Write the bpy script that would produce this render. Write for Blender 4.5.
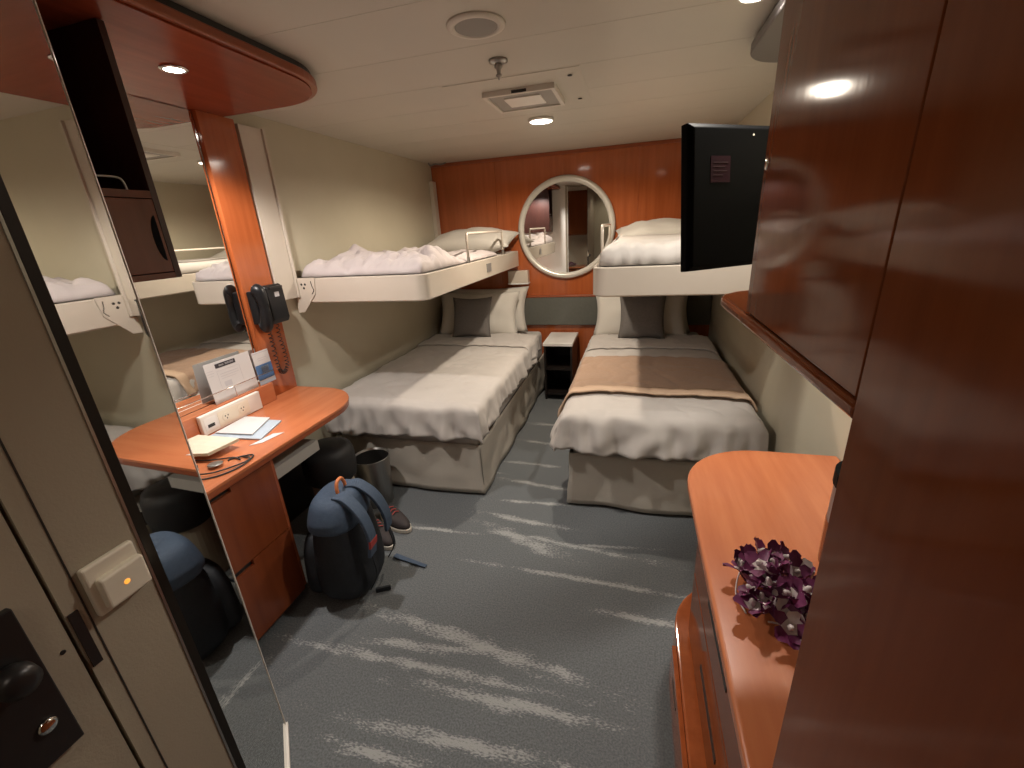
import bpy, bmesh, math, random
from mathutils import Vector, Matrix, Euler, noise
random.seed(7)
PI = math.pi
SC = bpy.context.scene
for o in list(bpy.data.objects):
    bpy.data.objects.remove(o)
COL = SC.collection

# ------------------------------------------------------------------ camera
CAM_H = 1.49
cd = bpy.data.cameras.new('camera')
cam = bpy.data.objects.new('camera', cd)
COL.objects.link(cam)
yaw, pitch, roll = [math.radians(a) for a in (16.093, 19.72, 3.461)]
fwd = Vector((-math.sin(yaw)*math.cos(pitch), math.cos(yaw)*math.cos(pitch), -math.sin(pitch)))
rgt = Vector((math.cos(yaw), math.sin(yaw), 0))
dwn = fwd.cross(rgt)
r2 = rgt*math.cos(roll) + dwn*math.sin(roll)
d2 = -rgt*math.sin(roll) + dwn*math.cos(roll)
M = Matrix((r2, -d2, -fwd)).transposed().to_4x4()
M.translation = (0, 0, CAM_H)
cam.matrix_world = M
cd.sensor_fit = 'HORIZONTAL'; cd.sensor_width = 36.0
cd.lens = 431.16/1024*36.0
cd.clip_start = 0.02
SC.camera = cam

# ------------------------------------------------------------------ world, lamps, exposure
w = bpy.data.worlds.new('world'); SC.world = w; w.use_nodes = True
w.node_tree.nodes['Background'].inputs[0].default_value = (0.02, 0.018, 0.016, 1)
w.node_tree.nodes['Background'].inputs[1].default_value = 1.0
SC.view_settings.view_transform = 'Standard'
SC.view_settings.look = 'None'
SC.view_settings.exposure = 0.0
SC.view_settings.gamma = 1.0
SC.view_settings.use_curve_mapping = False
ZC = 2.09                                   # ceiling height
WARM = (1.0, 0.86, 0.70)
NEUT = (1.0, 0.93, 0.84)
# (x, y, z, watts, cone degrees, blend, colour) of the downlights; the fittings are built further down
CEIL_LIGHT = (-0.553, 2.872, ZC-0.022, 86, 166, 0.4, WARM)
SIDE_LIGHT = (0.312, 1.665, ZC-0.022, 60, 140, 0.35, NEUT)
SOFFIT_LIGHTS = [(-1.437, 1.31, 2.026, 88, 144, 0.4, (1.0, 0.92, 0.86))]
ENTRY_FILL = (-0.30, -0.55, ZC-0.022, 8.5, 165, 0.5, WARM)  # unseen lamp added behind the camera to brighten the entry
def spot(name, s):
    l = bpy.data.lights.new(name, 'SPOT')
    l.energy = s[3]; l.spot_size = math.radians(s[4]); l.spot_blend = s[5]; l.color = s[6]
    l.shadow_soft_size = 0.035
    o = bpy.data.objects.new(name, l); COL.objects.link(o)
    o.location = s[:3]
    return o
spot('ceiling_lamp', CEIL_LIGHT)
spot('side_lamp', SIDE_LIGHT)
for s in SOFFIT_LIGHTS: spot('soffit_lamp', s)
spot('entry_fill', ENTRY_FILL)

# ------------------------------------------------------------------ materials
def lin(r, g, b):
    f = lambda c: (c/255/12.92) if c/255 <= 0.04045 else ((c/255+0.055)/1.055)**2.4
    return (f(r), f(g), f(b), 1)
MATS = {}
def mat(name, col, rough=0.5, metal=0.0, col2=None, nscale=(8, 8, 8), bump=0.0, bscale=None, coat=0.0,
        spec=0.5, emit=None, estr=0.0, detail=4, sheen=0.0, trans=0.0):
    m = bpy.data.materials.new(name); m.use_nodes = True
    nt = m.node_tree; N = nt.nodes; L = nt.links
    b = N['Principled BSDF']
    b.inputs['Base Color'].default_value = col
    b.inputs['Roughness'].default_value = rough
    b.inputs['Metallic'].default_value = metal
    b.inputs['Coat Weight'].default_value = coat
    b.inputs['Coat Roughness'].default_value = 0.07
    b.inputs['Specular IOR Level'].default_value = spec
    b.inputs['Sheen Weight'].default_value = sheen
    b.inputs['Transmission Weight'].default_value = trans
    if emit:
        b.inputs['Emission Color'].default_value = emit
        b.inputs['Emission Strength'].default_value = estr
    if col2 or bump:
        tc = N.new('ShaderNodeTexCoord'); mp = N.new('ShaderNodeMapping')
        mp.inputs['Scale'].default_value = nscale
        L.new(tc.outputs['Object'], mp.inputs['Vector'])
    if col2:
        nz = N.new('ShaderNodeTexNoise'); nz.inputs['Scale'].default_value = 1.0
        nz.inputs['Detail'].default_value = detail; nz.inputs['Roughness'].default_value = 0.6
        L.new(mp.outputs[0], nz.inputs['Vector'])
        rp = N.new('ShaderNodeValToRGB')
        rp.color_ramp.elements[0].position = 0.3; rp.color_ramp.elements[1].position = 0.7
        rp.color_ramp.elements[0].color = col; rp.color_ramp.elements[1].color = col2
        L.new(nz.outputs['Fac'], rp.inputs['Fac']); L.new(rp.outputs['Color'], b.inputs['Base Color'])
    if bump:
        n2 = N.new('ShaderNodeTexNoise'); n2.inputs['Scale'].default_value = 1.0; n2.inputs['Detail'].default_value = 3
        mp2 = N.new('ShaderNodeMapping'); mp2.inputs['Scale'].default_value = bscale or nscale
        L.new(tc.outputs['Object'], mp2.inputs['Vector']); L.new(mp2.outputs[0], n2.inputs['Vector'])
        bp = N.new('ShaderNodeBump'); bp.inputs['Strength'].default_value = bump; bp.inputs['Distance'].default_value = 0.004
        L.new(n2.outputs['Fac'], bp.inputs['Height']); L.new(bp.outputs[0], b.inputs['Normal'])
    MATS[name] = m
    return m
W1, W2 = (0.36, 0.088, 0.026, 1), (0.46, 0.122, 0.038, 1)
mat('cherry_v', W1, 0.10, col2=W2, nscale=(26, 26, 1.6), coat=0.25, detail=6)
mat('cherry_y', (0.46, 0.138, 0.055, 1), 0.26, col2=(0.57, 0.195, 0.082, 1), nscale=(22, 2.2, 22), coat=0.2, detail=6)
mat('cherry_edge', (0.26, 0.062, 0.022, 1), 0.3, col2=(0.32, 0.082, 0.028, 1), nscale=(20, 3, 20))
mat('wood_shaded', (0.175, 0.046, 0.016, 1), 0.09, col2=(0.225, 0.062, 0.021, 1), nscale=(22, 22, 1.4), spec=0.14, bump=0.02, bscale=(60, 60, 8), detail=6)  # cherry wood with the dim light of the wardrobe side put into its colour
mat('canopy_wood', (0.20, 0.034, 0.013, 1), 0.25, spec=0.15, col2=(0.26, 0.046, 0.018, 1), nscale=(22, 2.2, 22), detail=6)
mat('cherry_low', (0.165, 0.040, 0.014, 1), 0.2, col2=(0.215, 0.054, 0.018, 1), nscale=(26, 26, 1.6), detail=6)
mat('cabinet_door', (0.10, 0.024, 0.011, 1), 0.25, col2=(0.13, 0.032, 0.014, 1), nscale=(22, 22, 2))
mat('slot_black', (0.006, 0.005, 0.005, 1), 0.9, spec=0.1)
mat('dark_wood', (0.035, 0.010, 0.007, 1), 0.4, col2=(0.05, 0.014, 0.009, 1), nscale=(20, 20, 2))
mat('black_wood', (0.012, 0.009, 0.008, 1), 0.4, col2=(0.018, 0.012, 0.010, 1), nscale=(20, 20, 2))
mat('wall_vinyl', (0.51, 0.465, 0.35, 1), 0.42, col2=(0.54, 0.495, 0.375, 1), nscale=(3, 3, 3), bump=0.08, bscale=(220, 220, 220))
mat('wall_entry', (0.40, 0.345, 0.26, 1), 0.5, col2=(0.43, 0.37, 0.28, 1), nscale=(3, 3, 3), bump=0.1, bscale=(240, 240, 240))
mat('wall_white', (0.72, 0.68, 0.62, 1), 0.5, col2=(0.75, 0.71, 0.65, 1), nscale=(3, 3, 3))
mat('ceiling_paint', (0.54, 0.505, 0.435, 1), 0.4, col2=(0.57, 0.53, 0.455, 1), nscale=(2, 2, 2))
mat('ceiling_dark', (0.20, 0.18, 0.155, 1), 0.6)
mat('plate_paint', (0.66, 0.62, 0.55, 1), 0.38)
mat('laminate', (0.60, 0.535, 0.45, 1), 0.24, col2=(0.63, 0.565, 0.48, 1), nscale=(3, 3, 3), coat=0.2)
mat('white_top', (0.82, 0.80, 0.76, 1), 0.3)
mat('white_plastic', (0.80, 0.76, 0.70, 1), 0.35)
mat('cream_plastic', (0.80, 0.73, 0.60, 1), 0.4)
mat('grey_plastic', (0.22, 0.21, 0.20, 1), 0.4)
mat('linen', (0.51, 0.475, 0.44, 1), 0.75, col2=(0.55, 0.515, 0.48, 1), nscale=(4, 4, 4), bump=0.25, bscale=(14, 14, 14), sheen=0.15)
mat('linen_pink', (0.53, 0.47, 0.46, 1), 0.75, col2=(0.57, 0.51, 0.50, 1), nscale=(4, 4, 4), bump=0.3, bscale=(16, 16, 16), sheen=0.15)
mat('pillow_cotton', (0.58, 0.55, 0.495, 1), 0.8, col2=(0.62, 0.59, 0.53, 1), nscale=(5, 5, 5), bump=0.2, bscale=(12, 12, 12), sheen=0.15)
mat('skirt', (0.47, 0.435, 0.375, 1), 0.75, col2=(0.51, 0.47, 0.405, 1), nscale=(3, 3, 3), bump=0.2, bscale=(10, 10, 10))
mat('tan_wool', (0.40, 0.262, 0.178, 1), 0.85, col2=(0.44, 0.292, 0.20, 1), nscale=(60, 60, 60), bump=0.15, bscale=(120, 120, 120), sheen=0.2)
mat('tan_trim', (0.55, 0.39, 0.27, 1), 0.7)
mat('cushion_grey', (0.125, 0.115, 0.105, 1), 0.85, col2=(0.155, 0.14, 0.13, 1), nscale=(70, 70, 70), bump=0.2, bscale=(150, 150, 150))
mat('headboard', (0.105, 0.108, 0.092, 1), 0.7, col2=(0.12, 0.122, 0.105, 1), nscale=(40, 40, 40), bump=0.1, bscale=(150, 150, 150))
mat('frame_silver', (0.70, 0.67, 0.60, 1), 0.25, metal=0.3, col2=(0.74, 0.71, 0.64, 1), nscale=(6, 6, 6))
mat('chrome', (0.75, 0.74, 0.72, 1), 0.12, metal=1.0)
mat('brushed', (0.34, 0.33, 0.31, 1), 0.32, metal=0.9, col2=(0.40, 0.39, 0.37, 1), nscale=(60, 60, 2))
mat('dark_metal', (0.045, 0.042, 0.042, 1), 0.35, metal=0.6)
mat('mirror', (0.86, 0.87, 0.86, 1), 0.015, metal=1.0)
mat('bevel_highlight', (0.72, 0.68, 0.62, 1), 0.2)  # whitish colour stands in for the bright highlight along the bevel
mat('mirror_long', (0.70, 0.71, 0.68, 1), 0.02, metal=1.0)
mat('trim_black', (0.020, 0.019, 0.018, 1), 0.45)
mat('trim_grey', (0.045, 0.043, 0.040, 1), 0.4)
mat('tv_black', (0.003, 0.003, 0.0032, 1), 0.5, spec=0.03)
mat('tv_label', (0.030, 0.012, 0.015, 1), 0.7, spec=0.03, col2=(0.024, 0.012, 0.014, 1), nscale=(60, 60, 60))
mat('phone_black', (0.011, 0.0115, 0.013, 1), 0.32, spec=0.35)
mat('cord_black', (0.018, 0.014, 0.013, 1), 0.45)
mat('paper', (0.60, 0.59, 0.585, 1), 0.6)
mat('paper_blue', (0.40, 0.47, 0.54, 1), 0.6)
mat('print_dark', (0.035, 0.032, 0.040, 1), 0.6)
mat('print_grey', (0.50, 0.49, 0.51, 1), 0.6)
mat('print_blue', (0.070, 0.16, 0.34, 1), 0.5)
mat('pouch_cream', (0.62, 0.60, 0.47, 1), 0.6)
mat('navy', (0.006, 0.0085, 0.013, 1), 0.7, col2=(0.010, 0.013, 0.019, 1), nscale=(60, 60, 60), bump=0.3, bscale=(40, 40, 40))
mat('denim', (0.042, 0.068, 0.112, 1), 0.75, col2=(0.055, 0.085, 0.135, 1), nscale=(70, 70, 70), bump=0.2, bscale=(90, 90, 90))
mat('orange', (0.62, 0.20, 0.07, 1), 0.6)
mat('red_tag', (0.34, 0.035, 0.030, 1), 0.6)
mat('shoe_dark', (0.030, 0.022, 0.022, 1), 0.7)
mat('shoe_sole', (0.62, 0.58, 0.50, 1), 0.6)
mat('stool_black', (0.013, 0.013, 0.014, 1), 0.6, bump=0.2, nscale=(40, 40, 40))
mat('stool_beige', (0.38, 0.335, 0.25, 1), 0.6)
mat('lens', (1, 1, 1, 1), 0.5, emit=(1, 0.93, 0.82, 1), estr=14)
mat('lens_soft', (1, 1, 1, 1), 0.5, emit=(1, 0.95, 0.88, 1), estr=4)
mat('led', (0.8, 0.3, 0.05, 1), 0.4, emit=(1, 0.42, 0.06, 1), estr=1.0)
mat('grille', (0.30, 0.285, 0.26, 1), 0.6)
mat('vent_grey', (0.34, 0.32, 0.29, 1), 0.5)
mat('petal_purple', (0.090, 0.010, 0.050, 1), 0.5, col2=(0.16, 0.020, 0.085, 1), nscale=(60, 60, 60))
mat('petal_white', (0.62, 0.58, 0.50, 1), 0.5, col2=(0.50, 0.38, 0.42, 1), nscale=(60, 60, 60))
mat('shelf_grey', (0.50, 0.48, 0.44, 1), 0.45)
mat('soffit_grey', (0.12, 0.108, 0.108, 1), 0.35)  # glare and shade on the canopy wood put into a grey colour
mat('print_faint', (0.05, 0.03, 0.032, 1), 0.7, spec=0.03)
mat('glass', (0.8, 0.85, 0.85, 1), 0.05, trans=0.9)

# carpet: blue-grey loop pile with pale broken streaks running across the room
def carpet():
    m = bpy.data.materials.new('carpet'); m.use_nodes = True
    nt = m.node_tree; N = nt.nodes; L = nt.links; b = N['Principled BSDF']
    b.inputs['Roughness'].default_value = 0.9; b.inputs['Specular IOR Level'].default_value = 0.15
    geo = N.new('ShaderNodeNewGeometry')
    streaks = [(-0.69,1.80,-0.29,1.66,.050),(-0.51,1.765,0.12,1.70,.022),(-0.52,1.535,0.30,1.515,.020),(-0.10,1.375,0.26,1.365,.024),
      (-0.98,1.185,-0.11,1.065,.040),(-1.20,0.985,-0.26,1.00,.026),(-0.63,0.93,-0.07,0.94,.034),(-0.81,0.775,-0.15,0.80,.030),
      (-0.87,0.70,-0.53,0.71,.026),(-1.15,1.715,-0.78,1.73,.016),(-0.72,2.26,-0.30,2.21,.028),(-0.70,2.04,-0.34,2.06,.020),
      (-0.78,2.48,-0.40,2.46,.022),(-0.73,1.90,-0.32,1.86,.026),(-1.44,0.74,-1.30,0.88,.03),(-0.3,1.735,0.08,1.78,.014),
      (-0.76,2.80,-0.5,2.77,.03),(-0.93,1.05,-0.54,1.09,.028),(-0.78,3.1,-0.45,3.08,.03),(-0.6,0.45,0.05,0.50,.03),
      (-0.5,0.2,0.15,0.22,.03),(-0.7,-0.2,0.1,-0.22,.03),(-0.6,-0.5,0.0,-0.47,.03),(-1.0,2.35,-0.8,2.33,.02),(-1.6,1.5,-1.3,1.48,.02)]
    last = None
    for (x0, y0, x1, y1, wd) in streaks:
        mp = N.new('ShaderNodeMapping'); mp.vector_type = 'TEXTURE'
        mp.inputs['Location'].default_value = ((x0+x1)/2, (y0+y1)/2, 0)
        mp.inputs['Rotation'].default_value = (0, 0, math.atan2(y1-y0, x1-x0))
        mp.inputs['Scale'].default_value = (math.hypot(x1-x0, y1-y0)/2*1.12, wd*0.78, 10)
        L.new(geo.outputs['Position'], mp.inputs['Vector'])
        ln = N.new('ShaderNodeVectorMath'); ln.operation = 'LENGTH'
        L.new(mp.outputs[0], ln.inputs[0])
        if last is None: last = ln.outputs['Value']
        else:
            mn = N.new('ShaderNodeMath'); mn.operation = 'MINIMUM'
            L.new(last, mn.inputs[0]); L.new(ln.outputs['Value'], mn.inputs[1]); last = mn.outputs[0]
    def nz(scale, mscale, detail=3):
        mp = N.new('ShaderNodeMapping'); mp.inputs['Scale'].default_value = mscale
        L.new(geo.outputs['Position'], mp.inputs['Vector'])
        n = N.new('ShaderNodeTexNoise'); n.inputs['Scale'].default_value = scale; n.inputs['Detail'].default_value = detail
        L.new(mp.outputs[0], n.inputs['Vector']); return n.outputs['Fac']
    def math_(op, a, c):
        n = N.new('ShaderNodeMath'); n.operation = op
        for i, v in enumerate((a, c)):
            if isinstance(v, (int, float)): n.inputs[i].default_value = v
            else: L.new(v, n.inputs[i])
        return n.outputs[0]
    n1 = nz(130, (0.6, 1.6, 1)); n2 = nz(9, (1, 3, 1))
    s = math_('ADD', last, math_('MULTIPLY', math_('SUBTRACT', n1, 0.5), 3.6))
    s = math_('ADD', s, math_('MULTIPLY', math_('SUBTRACT', n2, 0.5), 2.6))
    mr = N.new('ShaderNodeMapRange'); mr.inputs['From Min'].default_value = 0.98; mr.inputs['From Max'].default_value = 0.25
    L.new(s, mr.inputs['Value'])
    base = N.new('ShaderNodeValToRGB')
    base.color_ramp.elements[0].position = 0.35; base.color_ramp.elements[1].position = 0.65
    base.color_ramp.elements[0].color = (0.118, 0.128, 0.134, 1); base.color_ramp.elements[1].color = (0.185, 0.198, 0.206, 1)
    L.new(nz(160, (1, 1, 1), 4), base.inputs['Fac'])
    mix = N.new('ShaderNodeMix'); mix.data_type = 'RGBA'
    L.new(mr.outputs[0], mix.inputs['Factor']); L.new(base.outputs['Color'], mix.inputs['A'])
    mix.inputs['B'].default_value = (0.36, 0.37, 0.365, 1)
    L.new(mix.outputs['Result'], b.inputs['Base Color'])
    bp = N.new('ShaderNodeBump'); bp.inputs['Strength'].default_value = 0.6; bp.inputs['Distance'].default_value = 0.006
    L.new(nz(300, (1, 1, 1), 2), bp.inputs['Height']); L.new(bp.outputs[0], b.inputs['Normal'])
    MATS['carpet'] = m
carpet()

# ------------------------------------------------------------------ geometry helpers (world coordinates)
class G:
    def __init__(s): s.v = []; s.f = []; s.mi = []
    def add(s, v, f, mi=0):
        o = len(s.v); s.v += [Vector(p) for p in v]; s.f += [[i+o for i in q] for q in f]; s.mi += [mi]*len(f); return s
    def box(s, x0, x1, y0, y1, z0, z1, mi=0):
        v = [(x, y, z) for z in (z0, z1) for y in (y0, y1) for x in (x0, x1)]
        return s.add(v, [(0,2,3,1),(4,5,7,6),(0,1,5,4),(2,6,7,3),(0,4,6,2),(1,3,7,5)], mi)
    def extrude(s, pts, vec, mi=0):
        pts = [Vector(p) for p in pts]; vec = Vector(vec); n = len(pts)
        f = [list(range(n))[::-1], list(range(n, 2*n))] + [[i, (i+1) % n, n+(i+1) % n, n+i] for i in range(n)]
        return s.add(pts+[p+vec for p in pts], f, mi)
    def prism(s, pts, z0, z1, mi=0):
        return s.extrude([(p[0], p[1], z0) for p in pts], (0, 0, z1-z0), mi)
    def tube(s, path, r, n=8, closed=False, mi=0):
        P = [Vector(p) for p in path]; m = len(P); rings = []
        up = None
        for i, p in enumerate(P):
            a = P[(i-1) % m] if (closed or i > 0) else p
            c = P[(i+1) % m] if (closed or i < m-1) else p
            t = (c-a).normalized()
            if up is None:
                up = Vector((0, 0, 1)) if abs(t.z) < 0.9 else Vector((1, 0, 0))
            up = (up - t*up.dot(t)).normalized(); sd = t.cross(up)
            rr = r[i] if isinstance(r, (list, tuple)) else r
            rings.append([p + (up*math.cos(2*PI*k/n)+sd*math.sin(2*PI*k/n))*rr for k in range(n)])
        v = [q for R in rings for q in R]; f = []
        for i in range(m if closed else m-1):
            j = (i+1) % m
            for k in range(n):
                f.append((i*n+k, i*n+(k+1) % n, j*n+(k+1) % n, j*n+k))
        if not closed: f += [list(range(n))[::-1], [(m-1)*n+k for k in range(n)]]
        return s.add(v, f, mi)
    def lathe(s, prof, c, n=32, axis='z', mi=0, caps=True):
        v = []; f = []; c = Vector(c)
        for (r, h) in prof:
            for k in range(n):
                a = 2*PI*k/n
                d = {'z': (r*math.cos(a), r*math.sin(a), h), 'y': (r*math.cos(a), h, r*math.sin(a)), 'x': (h, r*math.cos(a), r*math.sin(a))}[axis]
                v.append(c+Vector(d))
        m = len(prof)
        for i in range(m-1):
            for k in range(n):
                f.append((i*n+k, i*n+(k+1) % n, (i+1)*n+(k+1) % n, (i+1)*n+k))
        if caps: f += [list(range(n))[::-1], [(m-1)*n+k for k in range(n)]]
        return s.add(v, f, mi)
    def grid(s, nu, nv, fn, mi=0):
        v = [fn(i/(nu-1), j/(nv-1)) for j in range(nv) for i in range(nu)]
        f = [(j*nu+i, j*nu+i+1, (j+1)*nu+i+1, (j+1)*nu+i) for j in range(nv-1) for i in range(nu-1)]
        return s.add(v, f, mi)
    def pillow(s, wd, hg, th, n=16, p=2.6, mi=0, seed=0.0, crease=0.012):
        v = []; f = []
        def z(u, q):
            e = max(0.0, (1-abs(u)**p)*(1-abs(q)**p))**0.5
            return e
        idx = {}
        for sgn in (1, -1):
            for j in range(n+1):
                for i in range(n+1):
                    u = -1+2*i/n; q = -1+2*j/n
                    if sgn < 0 and (i in (0, n) or j in (0, n)):
                        idx[(sgn, i, j)] = idx[(1, i, j)]; continue
                    k = 1-0.10*(1-abs(q)**2)*abs(u)**3
                    k2 = 1-0.10*(1-abs(u)**2)*abs(q)**3
                    x = u*wd/2*k; y = q*hg/2*k2
                    zz = sgn*z(u, q)*th/2
                    zz += crease*noise.noise(Vector((x*9+seed, y*9, seed+sgn)))*z(u, q)
                    idx[(sgn, i, j)] = len(v); v.append((x, y, zz))
        for sgn in (1, -1):
            for j in range(n):
                for i in range(n):
                    q = [idx[(sgn, i, j)], idx[(sgn, i+1, j)], idx[(sgn, i+1, j+1)], idx[(sgn, i, j+1)]]
                    f.append(q if sgn > 0 else q[::-1])
        return s.add(v, f, mi)
    def xf(s, M):
        s.v = [M @ p for p in s.v]; return s

WO = {}
def empty(name, loc):
    o = bpy.data.objects.new(name, None); COL.objects.link(o)
    o.location = loc; o.empty_display_size = 0.1; WO[o.name] = Vector(loc); return o
def mk(name, g, mats, parent=None, smooth=False, bevel=0.0, seg=2, origin=None, solid=0.0, sub=0):
    if isinstance(mats, str): mats = [mats]
    v = g.v
    if origin is None:
        xs = [p.x for p in v]; ys = [p.y for p in v]; zs = [p.z for p in v]
        origin = Vector(((min(xs)+max(xs))/2, (min(ys)+max(ys))/2, min(zs)))
    else: origin = Vector(origin)
    me = bpy.data.meshes.new(name)
    me.from_pydata([p-origin for p in v], [], g.f)
    for mm in mats: me.materials.append(MATS[mm])
    for pl, i in zip(me.polygons, g.mi): pl.material_index = i; pl.use_smooth = smooth
    bm = bmesh.new(); bm.from_mesh(me); bmesh.ops.recalc_face_normals(bm, faces=bm.faces); bm.to_mesh(me); bm.free()
    me.update()
    o = bpy.data.objects.new(name, me); COL.objects.link(o)
    if parent is not None:
        o.parent = parent; o.location = origin - WO[parent.name]
    else: o.location = origin
    WO[o.name] = origin
    if bevel:
        md = o.modifiers.new('bevel', 'BEVEL'); md.width = bevel; md.segments = seg; md.limit_method = 'ANGLE'; md.angle_limit = math.radians(40)
    if solid:
        md = o.modifiers.new('solid', 'SOLIDIFY'); md.thickness = solid; md.offset = -1
    if sub:
        md = o.modifiers.new('sub', 'SUBSURF'); md.levels = sub; md.render_levels = sub
    return o
def copy_part(src, name, loc, parent=None, rot=None, scale=None):
    o = src.copy(); COL.objects.link(o); o.name = name
    o.parent = parent
    o.location = Vector(loc) - (WO[parent.name] if parent is not None else Vector())
    if rot is not None: o.rotation_euler = rot
    if scale is not None: o.scale = scale
    WO[o.name] = Vector(loc)
    return o
def tag(o, label, cat, group=None, kind=None):
    o['label'] = label; o['category'] = cat
    if group: o['group'] = group
    if kind: o['kind'] = kind
    return o
def struct(o, label, cat):
    o['kind'] = 'structure'; o['label'] = label; o['category'] = cat; return o
def rounded(pts, rad, n=8):
    out = []; m = len(pts)
    for i in range(m):
        r = rad[i] if isinstance(rad, (list, tuple)) else rad
        p = Vector(pts[i]).to_2d(); a = Vector(pts[i-1]).to_2d(); c = Vector(pts[(i+1) % m]).to_2d()
        if r <= 0: out.append((p.x, p.y)); continue
        d1 = (a-p).normalized(); d2_ = (c-p).normalized()
        ang = d1.angle(d2_); t = r/math.tan(ang/2)
        cen = p + (d1+d2_).normalized()*(r/math.sin(ang/2))
        s = p+d1*t; e = p+d2_*t
        a0 = math.atan2(s.y-cen.y, s.x-cen.x); a1 = math.atan2(e.y-cen.y, e.x-cen.x)
        da = (a1-a0+PI) % (2*PI)-PI
        for k in range(n+1):
            q = a0+da*k/n; out.append((cen.x+r*math.cos(q), cen.y+r*math.sin(q)))
    return out
def bez(ps, n=12):
    # Catmull-Rom through points
    P = [Vector(p) for p in ps]; P = [P[0]*2-P[1]]+P+[P[-1]*2-P[-2]]; out = []
    for i in range(1, len(P)-2):
        for k in range(n):
            t = k/n; a, b, c, d = P[i-1:i+3]
            out.append(0.5*((2*b)+(c-a)*t+(2*a-5*b+4*c-d)*t*t+(3*b-a-3*c+d)*t**3))
    out.append(P[-2]); return out

XL, XR, YB, YF = -1.83, 0.672, 4.08, -1.05

# ================================================================== the room
struct(mk('floor', G().box(XL-0.1, XR+0.1, YF-0.1, YB+0.1, -0.06, 0.0), 'carpet'), 'blue-grey carpet with pale broken streaks', 'carpet')
ceil = struct(mk('ceiling', G().box(XL-0.1, XR+0.1, YF-0.1, YB+0.1, ZC+0.006, ZC+0.08), 'ceiling_dark'), 'beige panelled metal ceiling', 'ceiling')
pw = 0.345; y = 1.704-8*pw
while y < YB:
    y0 = max(y+0.0008, YF); y1 = min(y+pw-0.0008, YB)
    if y1 > y0: mk('ceiling_panel', G().box(XL, XR, y0, y1, ZC, ZC+0.01), 'ceiling_paint', ceil)
    y += pw
struct(mk('wall_left', G().box(XL-0.08, XL, 0.70, YB, 0, ZC), 'wall_vinyl'), 'beige vinyl wall behind the bunk on the left', 'wall')
struct(mk('wall_right', G().box(XR, XR+0.08, YF, YB, 0, ZC), 'wall_vinyl'), 'beige vinyl wall beside the bunk on the right', 'wall')
struct(mk('wall_front', G().box(-0.77, XR, YF-0.08, YF, 0, ZC), 'wall_vinyl'), 'beige wall at the cabin entrance', 'wall')
wb = struct(mk('wall_back', G().box(XL, XR, YB+0.012, YB+0.09, 0, ZC), 'cherry_edge'), 'cherry wood panelled wall behind the bed heads', 'wall')
xs = [XL, -1.22, -0.60, 0.02, XR]
for a, c in zip(xs, xs[1:]):
    mk('wood_panel', G().box(a+0.0008, c-0.0008, YB, YB+0.014, 0.880, ZC-0.028), 'cherry_v', wb)
    mk('lower_wood_panel', G().box(a+0.0008, c-0.0008, YB, YB+0.014, 0.0, 0.60), 'cherry_v', wb)
mk('top_batten', G().box(XL, XR, YB-0.006, YB+0.014, ZC-0.028, ZC-0.001), 'cherry_edge', wb)
mk('headboard_panel', G().box(XL+0.002, XR-0.002, YB-0.035, YB+0.012, 0.60, 0.868), 'headboard', wb, bevel=0.008)
mk('headboard_capping', G().box(XL+0.002, XR-0.002, YB-0.04, YB+0.012, 0.866, 0.882), 'cherry_edge', wb, bevel=0.003)

# entry / bathroom block on the left: corridor wall, chamfer that carries the tall mirror, end wall of the desk niche
TH = math.radians(43.5); MN = Vector((math.cos(TH), math.sin(TH), 0)); MT = Vector((math.sin(TH), -math.cos(TH), 0)); MD = -0.27
def on_mirror(x):
    return (x, (MD-MN.x*x)/MN.y)
FAR = on_mirror(-1.043); NEAR = on_mirror(-0.757)
XE = -0.765                                  # corridor wall plane
wall_pts = [(XE-0.06, YF), (XE, YF), (XE, NEAR[1]-0.004), (NEAR[0]-0.012, NEAR[1]-0.010), (FAR[0]-0.016, FAR[1]-0.012), (FAR[0]-0.03, FAR[1]+0.002), (XL-0.08, FAR[1]+0.002), (XL-0.08, FAR[1]-0.06), (FAR[0]-0.06, FAR[1]-0.06), (XE-0.06, NEAR[1]-0.06)]
DOOR_Y1 = 0.279
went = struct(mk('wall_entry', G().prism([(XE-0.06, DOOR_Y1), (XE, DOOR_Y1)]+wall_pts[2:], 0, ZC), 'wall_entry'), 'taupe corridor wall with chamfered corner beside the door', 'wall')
mk('seam_strip', G().box(XE-0.004, XE+0.0012, 0.3015, 0.3035, 0, ZC), 'trim_black', went)
mk('niche_facing', G().box(XL+0.001, FAR[0]-0.035, FAR[1]+0.0025, FAR[1]+0.006, 0, ZC), 'wall_white', went)
# bathroom door (flush), with lock plate, bolt and handle
door = struct(mk('door_1', G().box(XE-0.045, XE-0.002, -0.45, DOOR_Y1-0.005, 0.01, ZC-0.08), 'wall_entry'), 'taupe flush door with a black lock plate', 'door')
mk('wall_entry_near', G().box(XE-0.06, XE, YF, -0.453, 0, ZC), 'wall_entry', went)
mk('door_head', G().box(XE-0.06, XE, -0.453, DOOR_Y1, ZC-0.078, ZC), 'wall_entry', went)
mk('door_backing', G().box(XE-0.07, XE-0.047, -0.453, DOOR_Y1, 0, ZC-0.078), 'trim_black', went)
mk('strike_plate', G().box(XE-0.003, XE+0.0025, 0.281, 0.2935, 0.905, 1.005), 'dark_metal', went)
lp = mk('lock_plate', G().box(XE-0.002, XE+0.010, 0.155, 0.238, 0.826, 1.068), 'dark_metal', door, bevel=0.002)
mk('lock_knob', G().lathe([(0.018, 0), (0.022, 0.012), (0.020, 0.030), (0.010, 0.034)], (XE+0.010, 0.205, 0.985), 20, 'x'), 'dark_metal', lp, smooth=True)
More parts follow.
